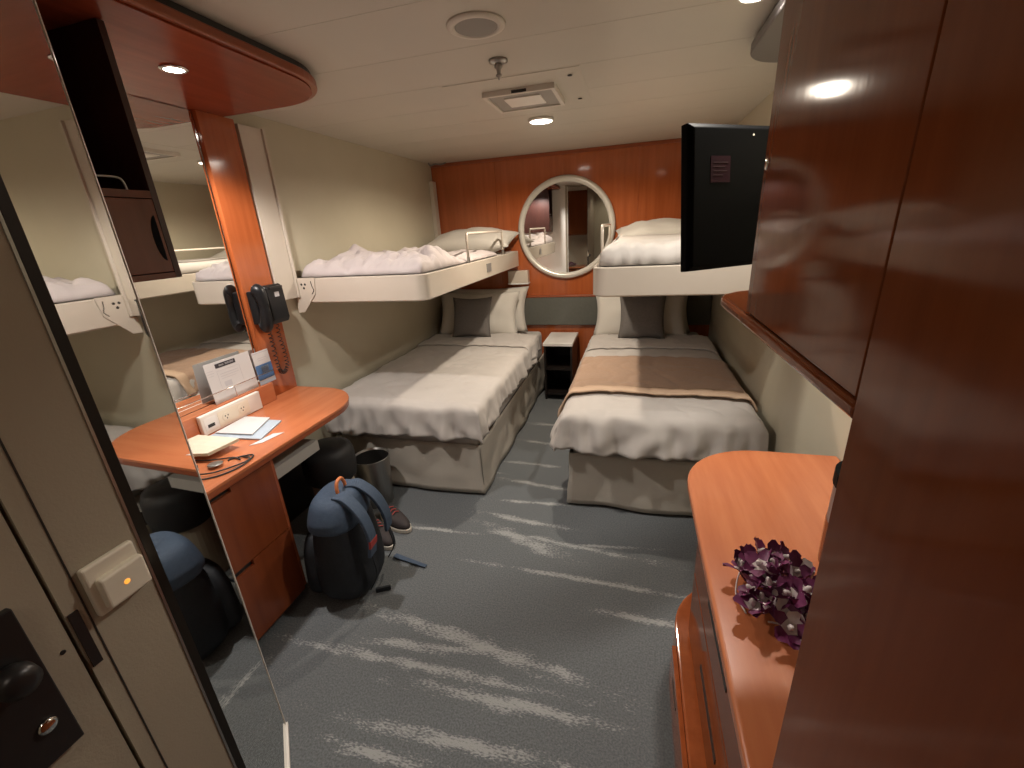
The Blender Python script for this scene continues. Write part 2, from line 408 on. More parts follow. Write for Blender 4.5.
mk('keyhole_cover', G().lathe([(0.011, 0), (0.011, 0.004), (0.007, 0.006)], (XE+0.010, 0.212, 0.885), 16, 'x'), 'chrome', lp, smooth=True)
mk('screw', G().lathe([(0.0035, 0), (0.0035, 0.001), (0.002, 0.0016)], (XE-0.002, 0.262, 0.958), 10, 'x'), 'dark_metal', door)
# light switch / key card unit
sw = empty('light_switch', (XE, 0.352, 0.965))
mk('back_plate', G().box(XE, XE+0.012, 0.309, 0.381, 0.974, 1.060), 'cream_plastic', sw, bevel=0.004, seg=3)
mk('rocker', G().box(XE+0.010, XE+0.024, 0.318, 0.380, 0.983, 1.036), 'cream_plastic', sw, bevel=0.004, seg=3)
mk('indicator_lamp', G().lathe([(0.0042, 0), (0.0042, 0.001), (0.002, 0.0018)], (XE+0.0238, 0.348, 1.010), 12, 'x'), 'led', sw)
tag(sw, 'cream wall switch with a glowing orange indicator on the corridor wall', 'switch')
# trim next to the mirror
tr = mk('trim_1', G().prism([(XE-0.004, NEAR[1]-0.009), (XE+0.001, NEAR[1]-0.009), (NEAR[0]+0.001, NEAR[1]+0.001), (NEAR[0]-0.010, NEAR[1]+0.004)], 0, ZC-0.001), 'trim_grey')
struct(tr, 'black metal strip along the near edge of the tall mirror', 'trim')
mk('grey_bead', G().prism([(XE-0.004, NEAR[1]-0.014), (XE+0.002, NEAR[1]-0.014), (XE+0.002, NEAR[1]-0.010), (XE-0.004, NEAR[1]-0.010)], 0, ZC-0.001), 'brushed', tr)
# tall mirror
lm = empty('wall_mirror', ((FAR[0]+NEAR[0])/2, (FAR[1]+NEAR[1])/2, 0.002))
def mir_slab(s0, s1, d0, d1, z0, z1):
    a = Vector((FAR[0], FAR[1], 0)); L_ = math.dist(FAR, NEAR)
    q = [a+MT*s0+MN*d0, a+MT*s1+MN*d0, a+MT*s1+MN*d1, a+MT*s0+MN*d1]
    return G().prism([(p.x, p.y) for p in q], z0, z1)
ML = math.dist(FAR, NEAR)
mk('mirror_glass', mir_slab(0.006, ML-0.004, -0.006, 0.0, 0.016, ZC-0.02), 'mirror_long', lm)
mk('bevel_strip', mir_slab(-0.001, 0.006, -0.008, 0.0015, 0.016, ZC-0.02), 'bevel_highlight', lm)
mk('bottom_channel', mir_slab(-0.001, ML-0.004, -0.008, 0.007, 0.002, 0.016), 'white_plastic', lm)
tag(lm, 'tall full-length mirror on the angled corner beside the desk', 'mirror')

# ================================================================== desk niche on the left
XV = -1.805                                   # vanity mirror plane
vm = empty('vanity_mirror', (XV, 1.2, 0.83))
mk('mirror_glass', G().box(XV-0.006, XV, FAR[1]+0.01, 1.674, 0.83, 2.032), 'mirror', vm)
mk('backing_board', G().box(XL+0.001, XV-0.0065, FAR[1]+0.01, 1.674, 0.74, 2.034), 'dark_wood', vm)
mk('edge_strip', G().box(XV-0.004, XV+0.004, 1.669, 1.6745, 0.83, 2.032), 'chrome', vm)
tag(vm, 'large vanity mirror above the wooden desk', 'mirror')
pil = mk('wood_post', G().box(XL+0.001, -1.785, 1.676, 1.866, 0.736, 2.034), 'cherry_v', bevel=0.002)
tag(pil, 'upright cherry wood board between the vanity mirror and the bunk', 'post')

so = empty('light_canopy', (-1.45, 1.25, 2.034))
outl = rounded([(XL+0.001, FAR[1]+0.008), (-1.15, FAR[1]+0.008), (-1.15, 1.835), (XL+0.001, 1.835)], [0, 0, 0.30, 0.0], 14)
inner = rounded([(XL+0.001, FAR[1]+0.008), (-1.17, FAR[1]+0.008), (-1.17, 1.815), (XL+0.001, 1.815)], [0, 0, 0.285, 0.0], 14)
mk('canopy_board', G().prism(outl, 2.040, 2.068), 'cherry_edge', so, bevel=0.006, seg=3)
mk('canopy_underside', G().prism(inner, 2.034, 2.041), 'canopy_wood', so)
mk('shadow_gap', G().prism(rounded([(XL+0.001, FAR[1]+0.008), (-1.165, FAR[1]+0.008), (-1.165, 1.825), (XL+0.001, 1.825)], [0, 0, 0.29, 0.0], 14), 2.068, ZC-0.0005), 'trim_black', so)
tag(so, 'cherry wood canopy with a rounded end hung above the desk', 'canopy')
for (lx, ly) in ((-1.437, 1.31),):
    t = empty('canopy_spotlight', (lx, ly, 2.028))
    mk('rim', G().lathe([(0.040, 0.006), (0.040, 0.002), (0.036, 0.0), (0.030, 0.0), (0.030, 0.006)], (lx, ly, 2.028), 28), 'chrome', t, smooth=True)
    mk('lens', G().lathe([(0.029, 0.0015), (0.029, 0.006)], (lx, ly, 2.028), 28), 'lens', t)
    tag(t, 'lit round spotlight in the wooden canopy above the desk', 'spotlight')

# hanging cabinet: open dark shelf above a small door
hc = empty('wall_cabinet', (-1.545, 0.86, 1.413))
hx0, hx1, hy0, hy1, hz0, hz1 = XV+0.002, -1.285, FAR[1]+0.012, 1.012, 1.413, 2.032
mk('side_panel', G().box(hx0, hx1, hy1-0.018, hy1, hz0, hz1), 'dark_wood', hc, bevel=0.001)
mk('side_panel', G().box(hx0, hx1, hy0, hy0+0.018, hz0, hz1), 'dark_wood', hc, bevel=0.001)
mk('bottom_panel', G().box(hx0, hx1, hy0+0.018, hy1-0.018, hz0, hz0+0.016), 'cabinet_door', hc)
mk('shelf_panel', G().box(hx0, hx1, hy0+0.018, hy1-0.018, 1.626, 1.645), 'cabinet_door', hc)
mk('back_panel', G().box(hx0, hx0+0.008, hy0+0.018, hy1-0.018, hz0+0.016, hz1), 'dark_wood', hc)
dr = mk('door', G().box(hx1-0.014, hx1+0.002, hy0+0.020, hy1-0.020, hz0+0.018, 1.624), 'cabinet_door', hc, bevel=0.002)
sl = G(); pts = []
for k in range(17):
    a = PI*k/16; pts.append((hx1+0.0015, 0.982-0.020*math.sin(a), 1.522+0.060*math.cos(a)))
mk('finger_slot', sl.extrude(pts, (0.0015, 0, 0)), 'slot_black', dr)
mk('guard_rail', G().tube(bez([(hx1-0.02, hy0+0.05, 1.676), (hx1-0.02, 0.88, 1.676), (hx1-0.02, 0.93, 1.676), (hx1-0.02, 0.945, 1.668), (hx1-0.02, 0.95, 1.645)], 6), 0.003, 8), 'brushed', hc, smooth=True)
tag(hc, 'dark wooden wall cabinet with an open shelf above a small door', 'cabinet')

# desk
DZ = 0.735
dk = empty('desk', (-1.56, 1.3, 0))
dout = rounded([(XL+0.001, FAR[1]+0.008), (-1.326, FAR[1]+0.008), (-1.326, 1.868), (XL+0.001, 1.868)], [0, 0, 0.27, 0.04], 16)
mk('desktop', G().prism(dout, DZ-0.014, DZ), 'cherry_y', dk, bevel=0.003)
mk('edge_band', G().prism([(x-0.003 if x > -1.7 else x, y) for x, y in dout], DZ-0.036, DZ-0.0135), 'cherry_edge', dk, bevel=0.004)
px0, px1, py0, py1 = XL+0.002, -1.362, FAR[1]+0.02, 1.18
mk('pedestal', G().box(px0, px1, py0, py1, 0.07, DZ-0.037), 'dark_wood', dk)
mk('plinth', G().box(px0, px1-0.05, py0, py1-0.02, 0.0, 0.07), 'trim_black', dk)
for z0, z1 in ((0.055, 0.372), (0.378, 0.694)):
    g = G().box(px1, px1+0.019, py0+0.002, 0.905, z0, z1).box(px1, px1+0.019, 0.995, py1, z0, z1).box(px1, px1+0.019, 0.905, 0.995, z0, z1-0.020)
    d_ = mk('drawer', g, 'cherry_low', dk)
    mk('pull_recess', G().box(px1+0.0005, px1+0.004, 0.905, 0.995, z1-0.020, z1), 'trim_black', d_)
mk('side_panel', G().box(px0, px1+0.019, py1, py1+0.012, 0.07, DZ-0.037), 'cherry_edge', dk)
mk('under_shelf', G().box(XL+0.01, -1.42, py1+0.013, 1.53, 0.548, 0.600), 'shelf_grey', dk, bevel=0.002)
mk('under_desk_dark', G().box(XL+0.002, XL+0.010, py1+0.013, 1.86, 0.0, DZ-0.037), 'black_wood', dk)  # black sheet that paints the shade under the desk
tag(dk, 'cherry wood desk with a rounded end and two drawers', 'desk')
# ledge box on the desk with power sockets
lg = empty('desk_ledge', (-1.77, 1.25, DZ))
mk('ledge_box', G().box(XV+0.003, -1.745, FAR[1]+0.014, 1.672, DZ+0.001, 0.829), 'cherry_y', lg, bevel=0.002)
rl = [(-1.752, FAR[1]+0.03, 0.885), (-1.752, 1.70, 0.885), (-1.765, 1.716, 0.885), (-1.783, 1.722, 0.885)]
mk('guard_rail', G().tube(rl, 0.0022, 8), 'chrome', lg, smooth=True)
for yy in (0.85, 1.16, 1.465):
    mk('rail_pin', G().tube([(-1.752, yy, 0.828), (-1.752, yy, 0.885)], 0.0016, 6), 'chrome', lg)
tag(lg, 'low cherry wood ledge with a thin chrome rail along the desk back', 'ledge')
pwr = empty('power_strip', (-1.735, 1.40, DZ+0.002))
mk('housing', G().box(-1.744, -1.724, 1.243, 1.560, DZ+0.002, 0.824), 'white_plastic', pwr, bevel=0.004, seg=3)
mk('socket_plate', G().box(-1.7245, -1.7225, 1.322, 1.487, 0.748, 0.812), 'cream_plastic', pwr, bevel=0.001)
for yy in (1.362, 1.447):
    f_ = mk('socket', G().lathe([(0.021, 0), (0.021, 0.0015), (0.019, 0.002)], (-1.7228, yy, 0.780), 20, 'x'), 'cream_plastic', pwr)
    for dy, dz in ((-0.007, 0.004), (0.007, 0.004), (0, -0.008)):
        mk('pin_hole', G().box(-1.7212, -1.7202, yy+dy-0.0022, yy+dy+0.0022, 0.780+dz-0.003, 0.780+dz+0.003), 'trim_black', f_)
mk('usb_plate', G().box(-1.7245, -1.7228, 1.256, 1.312, 0.752, 0.808), 'white_top', pwr, bevel=0.001)
mk('usb_port', G().box(-1.7229, -1.7218, 1.268, 1.300, 0.765, 0.779), 'trim_black', pwr)
tag(pwr, 'white power strip with two sockets and a USB port on the desk ledge', 'power strip')

# cards standing on the ledge
def card(name, y0, y1, z0, z1, x0, lean, body, prints, label):
    e = empty(name, ((x0), (y0+y1)/2, z0))
    A = Matrix.Translation((x0, 0, z0)) @ Matrix.Rotation(-lean, 4, 'Y') @ Matrix.Translation((-x0, 0, -z0))
    mk('sheet', G().box(x0-0.001, x0, y0, y1, z0, z1).xf(A), body, e)
    for (a, b, c, d, m) in prints:
        mk('print', G().box(x0, x0+0.0006, y0+(y1-y0)*a, y0+(y1-y0)*b, z0+(z1-z0)*c, z0+(z1-z0)*d).xf(A), m, e)
    tag(e, label, 'card')
    return e
card('info_card', 1.365, 1.605, 0.8305, 1.012, -1.765, 0.06, 'paper',
     [(0.22, 0.66, 0.83, 0.94, 'print_dark'), (0.30, 0.40, 0.865, 0.905, 'paper'), (0.43, 0.62, 0.87, 0.885, 'print_grey'), (0.43, 0.62, 0.895, 0.91, 'print_grey'),
      (0.22, 0.72, 0.755, 0.762, 'print_grey'), (0.22, 0.225, 0.30, 0.755, 'print_grey'), (0.715, 0.72, 0.30, 0.755, 'print_grey'),
      (0.27, 0.67, 0.66, 0.675, 'print_grey'), (0.27, 0.67, 0.60, 0.612, 'print_grey'), (0.27, 0.60, 0.54, 0.552, 'print_grey'),
      (0.30, 0.46, 0.33, 0.46, 'print_grey'), (0.02, 0.16, 0.80, 0.812, 'print_grey'), (0.02, 0.16, 0.74, 0.752, 'print_grey'), (0.02, 0.14, 0.68, 0.69, 'print_grey')],
     'white printed card with a black heading standing on the desk ledge')
card('leaflet', 1.612, 1.712, 0.8305, 0.995, -1.760, 0.05, 'paper',
     [(0.0, 1.0, 0.14, 0.60, 'print_blue'), (0.30, 0.78, 0.28, 0.54, 'paper_blue'), (0.38, 0.70, 0.33, 0.49, 'paper'), (0.25, 0.80, 0.78, 0.80, 'print_grey'), (0.25, 0.70, 0.72, 0.74, 'print_grey'), (0.05, 0.95, 0.94, 0.97, 'print_grey'), (0.0, 1.0, 0.0, 0.10, 'paper_blue')],
     'blue and white leaflet standing at the far end of the desk ledge')
# papers and a pouch lying on the desk
def flat(name, quad, z, th, m, label, cat, bend=0.0, parent=None):
    q = [Vector((p[0], p[1], z)) for p in quad]
    def fn(u, v):
        p = q[0].lerp(q[1], u).lerp(q[3].lerp(q[2], u), v)
        return p + Vector((0, 0, bend*math.sin(PI*u)*math.sin(PI*v)+bend*0.4*u))
    o = mk(name, G().grid(6, 6, fn), m, parent, solid=th)
    for md in o.modifiers: md.offset = 1
    if label: tag(o, label, cat)
    return o
flat('folded_paper', [(-1.705, 1.235), (-1.445, 1.255), (-1.50, 1.43), (-1.675, 1.425)], DZ+0.001, 0.006, 'paper_blue', 'pale blue folder under a white booklet on the desk', 'paper')
flat('booklet', [(-1.690, 1.265), (-1.505, 1.275), (-1.565, 1.435), (-1.700, 1.432)], DZ+0.0085, 0.005, 'paper', 'white booklet lying on a pale blue folder on the desk', 'booklet', 0.004)
flat('paper_slip', [(-1.455, 1.205), (-1.42, 1.235), (-1.40, 1.335), (-1.44, 1.315)], DZ+0.001, 0.001, 'paper', 'small white slip of paper near the desk front edge', 'paper')
pch = flat('paper_pouch', [(-1.72, 1.03), (-1.50, 1.07), (-1.485, 1.195), (-1.70, 1.20)], DZ+0.022, 0.012, 'pouch_cream', 'cream paper pouch on top of sunglasses beside the tall mirror', 'pouch', 0.008)
sg = empty('sunglasses', (-1.45, 1.02, DZ))
for cx_, cy_ in ((-1.49, 0.985), (-1.445, 1.045)):
    mk('lens', G().lathe([(0.002, -0.004), (0.022, -0.003), (0.026, 0), (0.022, 0.002), (0.002, 0.003)], (cx_, cy_, DZ+0.012), 18), 'brushed', sg, smooth=True)
mk('frame', G().tube(bez([(-1.59, 1.05, DZ+0.012), (-1.565, 1.06, DZ+0.016), (-1.525, 1.02, DZ+0.018), (-1.49, 1.012, DZ+0.016), (-1.46, 0.97, DZ+0.012)], 6), 0.004, 8), 'trim_black', sg, smooth=True)
mk('temple', G().tube(bez([(-1.46, 0.97, DZ+0.010), (-1.40, 1.00, DZ+0.008), (-1.355, 1.08, DZ+0.006), (-1.36, 1.115, DZ+0.005), (-1.40, 1.12, DZ+0.005)], 6), 0.003, 8), 'trim_black', sg, smooth=True)
mk('temple', G().tube(bez([(-1.59, 1.05, DZ+0.010), (-1.50, 1.07, DZ+0.008), (-1.43, 1.105, DZ+0.006), (-1.39, 1.10, DZ+0.005)], 6), 0.003, 8), 'trim_black', sg, smooth=True)
tag(sg, 'dark sunglasses with folded arms on the desk beside the tall mirror', 'sunglasses')
ch = mk('charging_cable', G().tube(bez([(-1.60, 0.96, DZ+0.004), (-1.47, 0.94, DZ+0.004), (-1.38, 0.98, DZ+0.004), (-1.345, 1.06, DZ+0.004), (-1.37, 1.14, DZ+0.004), (-1.43, 1.10, DZ+0.004), (-1.43, 1.085, DZ+0.004)], 8), 0.003, 6), 'trim_black', smooth=True)
tag(ch, 'thin black cable looped on the desk near its front edge', 'cable')

# telephone on the wood post
ph = empty('telephone', (-1.76, 1.77, 1.08))
g = G().extrude([(-1.784, 0, 1.115), (-1.735, 0, 1.105), (-1.722, 0, 1.13), (-1.728, 0, 1.285), (-1.745, 0, 1.30), (-1.784, 0, 1.295)], (0, 0.115, 0)).xf(Matrix.Translation((0, 1.752, 0)))
body = mk('body', g, 'phone_black', ph, bevel=0.008, seg=3)
mk('label_card', G().box(-1.7285, -1.7262, 1.80, 1.83, 1.225, 1.262), 'print_grey', body)
mk('hook', G().box(-1.730, -1.716, 1.770, 1.850, 1.282, 1.290), 'trim_black', body)
hs = [Vector((-1.745, 1.700, 1.288)), Vector((-1.722, 1.700, 1.278)), Vector((-1.712, 1.700, 1.245)), Vector((-1.708, 1.700, 1.20)), Vector((-1.712, 1.700, 1.16)), Vector((-1.722, 1.700, 1.118)), Vector((-1.745, 1.700, 1.105))]
mk('handset', G().tube(bez(hs, 6), [(0.022+0.014*abs((i/36.0)-0.5)*2)*min(1.0, 0.45+min(i, 36-i)*0.2) for i in range(37)], 14).xf(Matrix.Translation((0, 0, 0))), 'phone_black', ph, smooth=True)
mk('cradle', G().box(-1.784, -1.735, 1.684, 1.752, 1.120, 1.280), 'phone_black', ph, bevel=0.008, seg=3)
path = bez([(-1.738, 1.722, 1.09), (-1.742, 1.728, 1.02), (-1.75, 1.735, 0.93), (-1.76, 1.752, 0.865), (-1.765, 1.785, 0.848), (-1.765, 1.812, 0.875), (-1.762, 1.812, 0.95), (-1.758, 1.80, 1.03), (-1.75, 1.795, 1.115)], 40)
hel = []
for i, p in enumerate(path):
    t = (path[min(i+1, len(path)-1)]-path[max(i-1, 0)]).normalized()
    a = Vector((1, 0, 0)); a = (a-t*a.dot(t)).normalized(); b_ = t.cross(a)
    q = i*2*PI/11.0
    hel.append(p+(a*math.cos(q)+b_*math.sin(q))*0.0085)
mk('coiled_cord', G().tube(hel, 0.0022, 5), 'cord_black', ph, smooth=True)
tag(ph, 'black wall telephone with a coiled cord on the wood post', 'telephone')

# ================================================================== bunks
BZ0, BZ1 = 1.164, 1.30
def drape(name, x0, x1, ytop, yfoot, ztop, over_l, over_r, over_f, m, amp=0.010, flare=0.10, fold=0.012, ffreq=42, seed=0.0, r=0.045, step=0.016, thick=0.010, crown=0.012, flare_corner=0.0, hem=0.015, parent=None):
    U0, U1 = x0-over_l, x1+over_r; V0, V1 = ytop, yfoot-over_f
    nu = int((U1-U0)/step)+2; nv = int((V0-V1)/step)+2
    def out(a):
        if a <= 0: return 0.0, 0.0
        q = min(a/r, PI/2); o = r*math.sin(q); d = r*(1-math.cos(q)); a2 = max(0.0, a-r*PI/2)
        return o+flare*a2, d+a2
    def fn(u, v):
        X = U0+(U1-U0)*u; Y = V0+(V1-V0)*v
        aR = max(0.0, X-x1); aL = max(0.0, x0-X); b = max(0.0, yfoot-Y)
        a = max(aR, aL); sx = 1 if aR > 0 else -1
        oa, da = out(a); ob, db = out(b)
        dn = max(da, db)+0.06*min(da, db)
        hang = min(1.0, dn/0.12)
        xx = (x1+oa if aR > 0 else (x0-oa if aL > 0 else X))
        yy = (yfoot-ob if b > 0 else Y)
        cf = max(0.0, 1-min(a, b)/0.05)
        if b > 0:
            yy -= cf*fold*hang*(math.sin(X*ffreq+3*noise.noise(Vector((X*5, seed, 1))))*0.6+1.2*noise.noise(Vector((X*11+seed, 2.0, dn*3))))
        if a > 0:
            xx += cf*sx*fold*hang*(math.sin(Y*ffreq*0.8+3*noise.noise(Vector((Y*5, seed, 4))))*0.5+1.2*noise.noise(Vector((Y*11+seed, 5.0, dn*3))))
            near = max(0.0, 1-(Y-yfoot)/0.45) if Y > yfoot else max(0.0, 1-b/0.08)
            xx += sx*flare_corner*near*max(0.0, dn-0.03)
        rip = 0.0
        if b > 0:
            for q_, (fr_, ph_) in enumerate(((31, 0.3), (57, 1.7), (93, 4.1))):
                rip += (0.010, 0.006, 0.003)[q_]*math.sin(X*fr_+ph_+seed+4*noise.noise(Vector((X*3, dn*6, seed+q_))))
            yy -= cf*rip*hang
        if a > 0:
            for q_, (fr_, ph_) in enumerate(((27, 0.9), (49, 2.7), (88, 0.1))):
                xx += cf*sx*hang*(0.008, 0.006, 0.003)[q_]*math.sin(Y*fr_+ph_+seed+4*noise.noise(Vector((Y*3, dn*6, seed+q_))))
        wr = abs(noise.noise(Vector((X*6+Y*3+seed, Y*5-X*2, 11.0))))
        zz = ztop-dn-0.007*max(0.0, 0.12-wr)/0.12*(1-hang)+amp*(noise.noise(Vector((X*4+seed, Y*4, 0)))+0.5*noise.noise(Vector((X*10+seed, Y*10, 3))))*(1-0.6*hang)
        if a == 0 and b == 0:
            zz += crown*(1-(2*(X-x0)/(x1-x0)-1)**4)
        zz += hem*hang*hang*noise.noise(Vector((X*4+seed, Y*4, 9)))*2
        xx = min(XR-0.022, max(XL+0.022, xx))
        return Vector((xx, yy, zz))
    return mk(name, G().grid(nu, nv, fn), m, parent, smooth=True, solid=thick)

def bunk(x_wall, x_front, y0, y1, label, side):
    s = 1 if x_front > x_wall else -1
    e = empty('upper_bunk', ((x_wall+x_front)/2, (y0+y1)/2, BZ0))
    def R(a, b): return (min(a, b), max(a, b))
    pts = [(x_wall, y0), (x_front, y0), (x_front, y1), (x_wall, y1)]
    ins = 0.016
    ipts = [(x_wall, y0+ins), (x_front-s*ins, y0+ins), (x_front-s*ins, y1-ins), (x_wall, y1-ins)]
    if s < 0: pts = pts[::-1]; ipts = ipts[::-1]; rr = [0.01, 0.05, 0.07, 0.01]
    else: rr = [0.01, 0.07, 0.05, 0.01]
    o = rounded(pts, rr, 10); i_ = rounded(ipts, [max(0.004, q-0.014) for q in rr], 10)
    n = len(o); g = G()
    v = [(p[0], p[1], BZ0+0.007) for p in o]+[(p[0], p[1], BZ1-0.004) for p in o]+[(p[0], p[1], BZ1) for p in [(a[0]*0.75+b[0]*0.25, a[1]*0.75+b[1]*0.25) for a, b in zip(o, i_)]] \
        + [(p[0], p[1], BZ1) for p in i_]+[(p[0], p[1], BZ0+0.05) for p in i_]+[(p[0], p[1], BZ0) for p in [(a[0]*0.3+b[0]*0.7, a[1]*0.3+b[1]*0.7) for a, b in zip(o, i_)]]
    for a, b in ((5, 0), (0, 1), (1, 2), (2, 3), (3, 4)):
        g.add([v[a*n+k] for k in range(n)]+[v[b*n+k] for k in range(n)], [(k, (k+1) % n, n+(k+1) % n, n+k) for k in range(n)])
    g.add([v[4*n+k] for k in range(n)], [list(range(n))]); g.add([v[5*n+k] for k in range(n)], [list(range(n))[::-1]])
    tray = mk('tray', g, 'laminate', e)
    for p in tray.data.polygons: p.use_smooth = len(p.vertices) == 4
    xa, xb = R(x_wall+s*0.012, x_front-s*0.022)
    mk('mattress', G().box(xa, xb, y0+0.022, y1-0.022, BZ0+0.051, BZ1-0.002), 'linen', e, bevel=0.015, seg=3)
    # rail hoop
    xr_ = x_front-s*0.014
    if True:
        ra, rb = (2.74, 3.55) if side == 'L' else (2.56, 3.36)
        mk('guard_rail', G().tube([(xr_, ra, BZ1-0.01), (xr_, ra, BZ1+0.165), (xr_, ra+0.012, BZ1+0.180), (xr_, rb-0.012, BZ1+0.180), (xr_, rb, BZ1+0.165), (xr_, rb, BZ1-0.01)], 0.0085, 10), 'laminate', e, smooth=True)
        for yy in (ra, rb):
            mk('rail_socket', G().tube([(xr_, yy, BZ1-0.004), (xr_, yy, BZ1+0.035)], 0.0105, 10), 'brushed', e)
    lx = R(x_front-s*0.001, x_front+s*0.003)
    mk('latch_plate', G().box(lx[0], lx[1], 3.06, 3.165, 1.205, 1.265), 'grey_plastic', e, bevel=0.001)
    # hinge posts on the wall and the near bracket
    wx = R(x_wall-s*0.028, x_wall+s*0.004)
    mk('hinge_post', G().box(wx[0], wx[1], 1.895, 2.032, 1.20, 2.025), 'laminate', e, bevel=0.002)
    mk('hinge_post_lip', G().box(wx[0], R(x_wall-s*0.028, x_wall+s*0.014)[1] if s > 0 else wx[1], 2.033, 2.046, 1.20, 2.025), 'laminate', e)
    mk('head_post', G().box(wx[0], wx[1]+(0.005 if s > 0 else 0), y1+0.002-0.05, y1+0.022, 1.17, 1.94), 'laminate', e)
    bx = lambda d: x_wall+s*d
    yb_ = y0-0.006
    poly = [(bx(-0.02), yb_, 1.303), (bx(0.125), yb_, 1.303), (bx(0.112), yb_, 1.215), (bx(0.020), yb_, 1.115), (bx(-0.022), yb_, 1.112)]
    bk = mk('bracket', G().extrude(poly, (0, 0.006, 0)), 'laminate', e, bevel=0.001)
    for dx, dz in ((0.035, 1.268), (0.058, 1.268), (0.047, 1.248)):
        mk('bolt', G().lathe([(0.0065, 0.0), (0.0065, -0.001), (0.004, -0.002)], (bx(dx), yb_, dz), 12, 'y'), 'dark_metal', bk)
    mk('guide_slot', G().tube(bez([(bx(0.098), yb_-0.0005, 1.285), (bx(0.102), yb_-0.0005, 1.255), (bx(0.108), yb_-0.0005, 1.235), (bx(0.092), yb_-0.0005, 1.215)], 5), 0.0022, 6), 'dark_metal', bk)
    tag(e, label, 'bunk bed', 'fold-down upper bunks')
    return e
bunk(-1.80, -1.02, 2.05, 4.045, 'cream upper bunk with rumpled bedding along the left wall', 'L')
bunk(0.642, -0.183, 2.085, 4.045, 'cream upper bunk with smooth bedding behind the television', 'R')

# rumpled duvet on the left bunk
def rumple(u, v):
    X = -1.785+0.735*u; Y = 2.085+1.35*v
    e = min(1.0, min(u, 1-u)*9, min(v, 1-v)*9)
    hp = 1/(1+math.exp((v-0.44+0.10*(u-0.5)+0.05*noise.noise(Vector((X*4, 0, 2))))*34))
    h = 0.036+0.070*hp*(0.85+0.5*noise.noise(Vector((X*5, Y*5, 1.3))))+0.014*max(0, 1-((v-0.75)/0.25)**2)
    h += (0.012+0.022*hp)*noise.noise(Vector((X*7, Y*6, 4.0)))+(0.006+0.012*hp)*noise.noise(Vector((X*17, Y*15, 2.0)))
    h += (0.006+0.020*hp)*abs(noise.noise(Vector((X*6+Y*9, Y*4-X*5, 7.0))))
    wr = abs(noise.noise(Vector((X*9+Y*4, Y*8-X*6, 21.0)))); h -= (0.006+0.018*hp)*max(0.0, 0.16-wr)/0.16
    wr = abs(noise.noise(Vector((X*19-Y*7, Y*17+X*6, 31.0)))); h -= (0.003+0.007*hp)*max(0.0, 0.2-wr)/0.2
    return Vector((X, Y, BZ1+0.004+max(0.004, h)*e**0.45))
dv = mk('rumpled_duvet', G().grid(70, 124, rumple), 'linen_pink', smooth=True, solid=0.008)
dv.modifiers['solid'].offset = 0
tag(dv, 'rumpled white duvet on the upper bunk along the left wall', 'duvet')
def smoothd(u, v):
    X = 0.625-0.782*u; Y = 2.115+1.50*v
    e = min(1.0, min(u, 1-u)*14, min(v, 1-v)*20)
    h = 0.075+0.010*noise.noise(Vector((X*5, Y*4, 1.0)))+0.010*math.sin(X*75+3*noise.noise(Vector((X*6, 0, 0))))*(max(0, 1-v*7))
    return Vector((X, Y-0.018*(1-e)*0+0.007*math.sin(X*75+3*noise.noise(Vector((X*6, 0, 0))))*(1 if v < 0.05 else 0), BZ1+0.004+max(0.003, h+0.012)*e**0.32))
dv = mk('smooth_duvet', G().grid(48, 70, smoothd), 'linen', smooth=True, solid=0.006)
dv.modifiers['solid'].offset = 0
tag(dv, 'smooth white duvet on the upper bunk behind the television', 'duvet')
def pillow(name, wd, hg, th, loc, tilt, rz, m, label, cat, seed, group=None, p=2.05, crease=0.022):
    # local: x width, y height, z thickness; tilt raises it from lying flat (0) to upright (90)
    A = Matrix.Translation(loc) @ Matrix.Rotation(math.radians(rz), 4, 'Z') @ Matrix.Rotation(math.radians(tilt), 4, 'X')
    o = mk(name, G().pillow(wd, hg, th, 18, p, 0, seed, crease).xf(A), m, smooth=True)
    tag(o, label, cat, group); return o
pillow('pillow', 0.80, 0.46, 0.20, (-1.385, 3.78, 1.408), 12, 0, 'pillow_cotton', 'white pillow at the head of the rumpled upper bunk', 'pillow', 1.0, 'pillows')
pillow('pillow', 0.78, 0.46, 0.20, (0.225, 3.80, 1.392), 10, 0, 'pillow_cotton', 'white pillow at the head of the upper bunk behind the television', 'pillow', 2.0, 'pillows')

# ================================================================== lower beds
def skirt_ring(x0, x1, y0, y1, z0, z1, seed):
    path = []
    def seg(a, b, n):
        for k in range(n): path.append((a[0]+(b[0]-a[0])*k/n, a[1]+(b[1]-a[1])*k/n))
    seg((x0, y1), (x0, y0), 60); seg((x0, y0), (x1, y0), 40); seg((x1, y0), (x1, y1), 60); path.append((x1, y1))
    n = len(path); cx, cy = (x0+x1)/2, (y0+y1)/2
    def fn(u, v):
        i = min(n-1, int(round(u*(n-1)))); p = path[i]
        nx = -1 if abs(p[0]-x0) < 1e-4 else (1 if abs(p[0]-x1) < 1e-4 else 0)
        ny = -1 if abs(p[1]-y0) < 1e-4 else 0
        k = 0.018*v*(0.7+noise.noise(Vector((p[0]*3+seed, p[1]*3, 0))))+0.020*noise.noise(Vector((p[0]*5+seed, p[1]*5, v*2.5)))*v
        return Vector((p[0]+nx*k, p[1]+ny*k, z1+(z0-z1)*v+(0.012*max(0, noise.noise(Vector((p[0]*4+seed, p[1]*4, 8)))) if v > 0.99 else 0)))
    return G().grid(n, 12, fn)
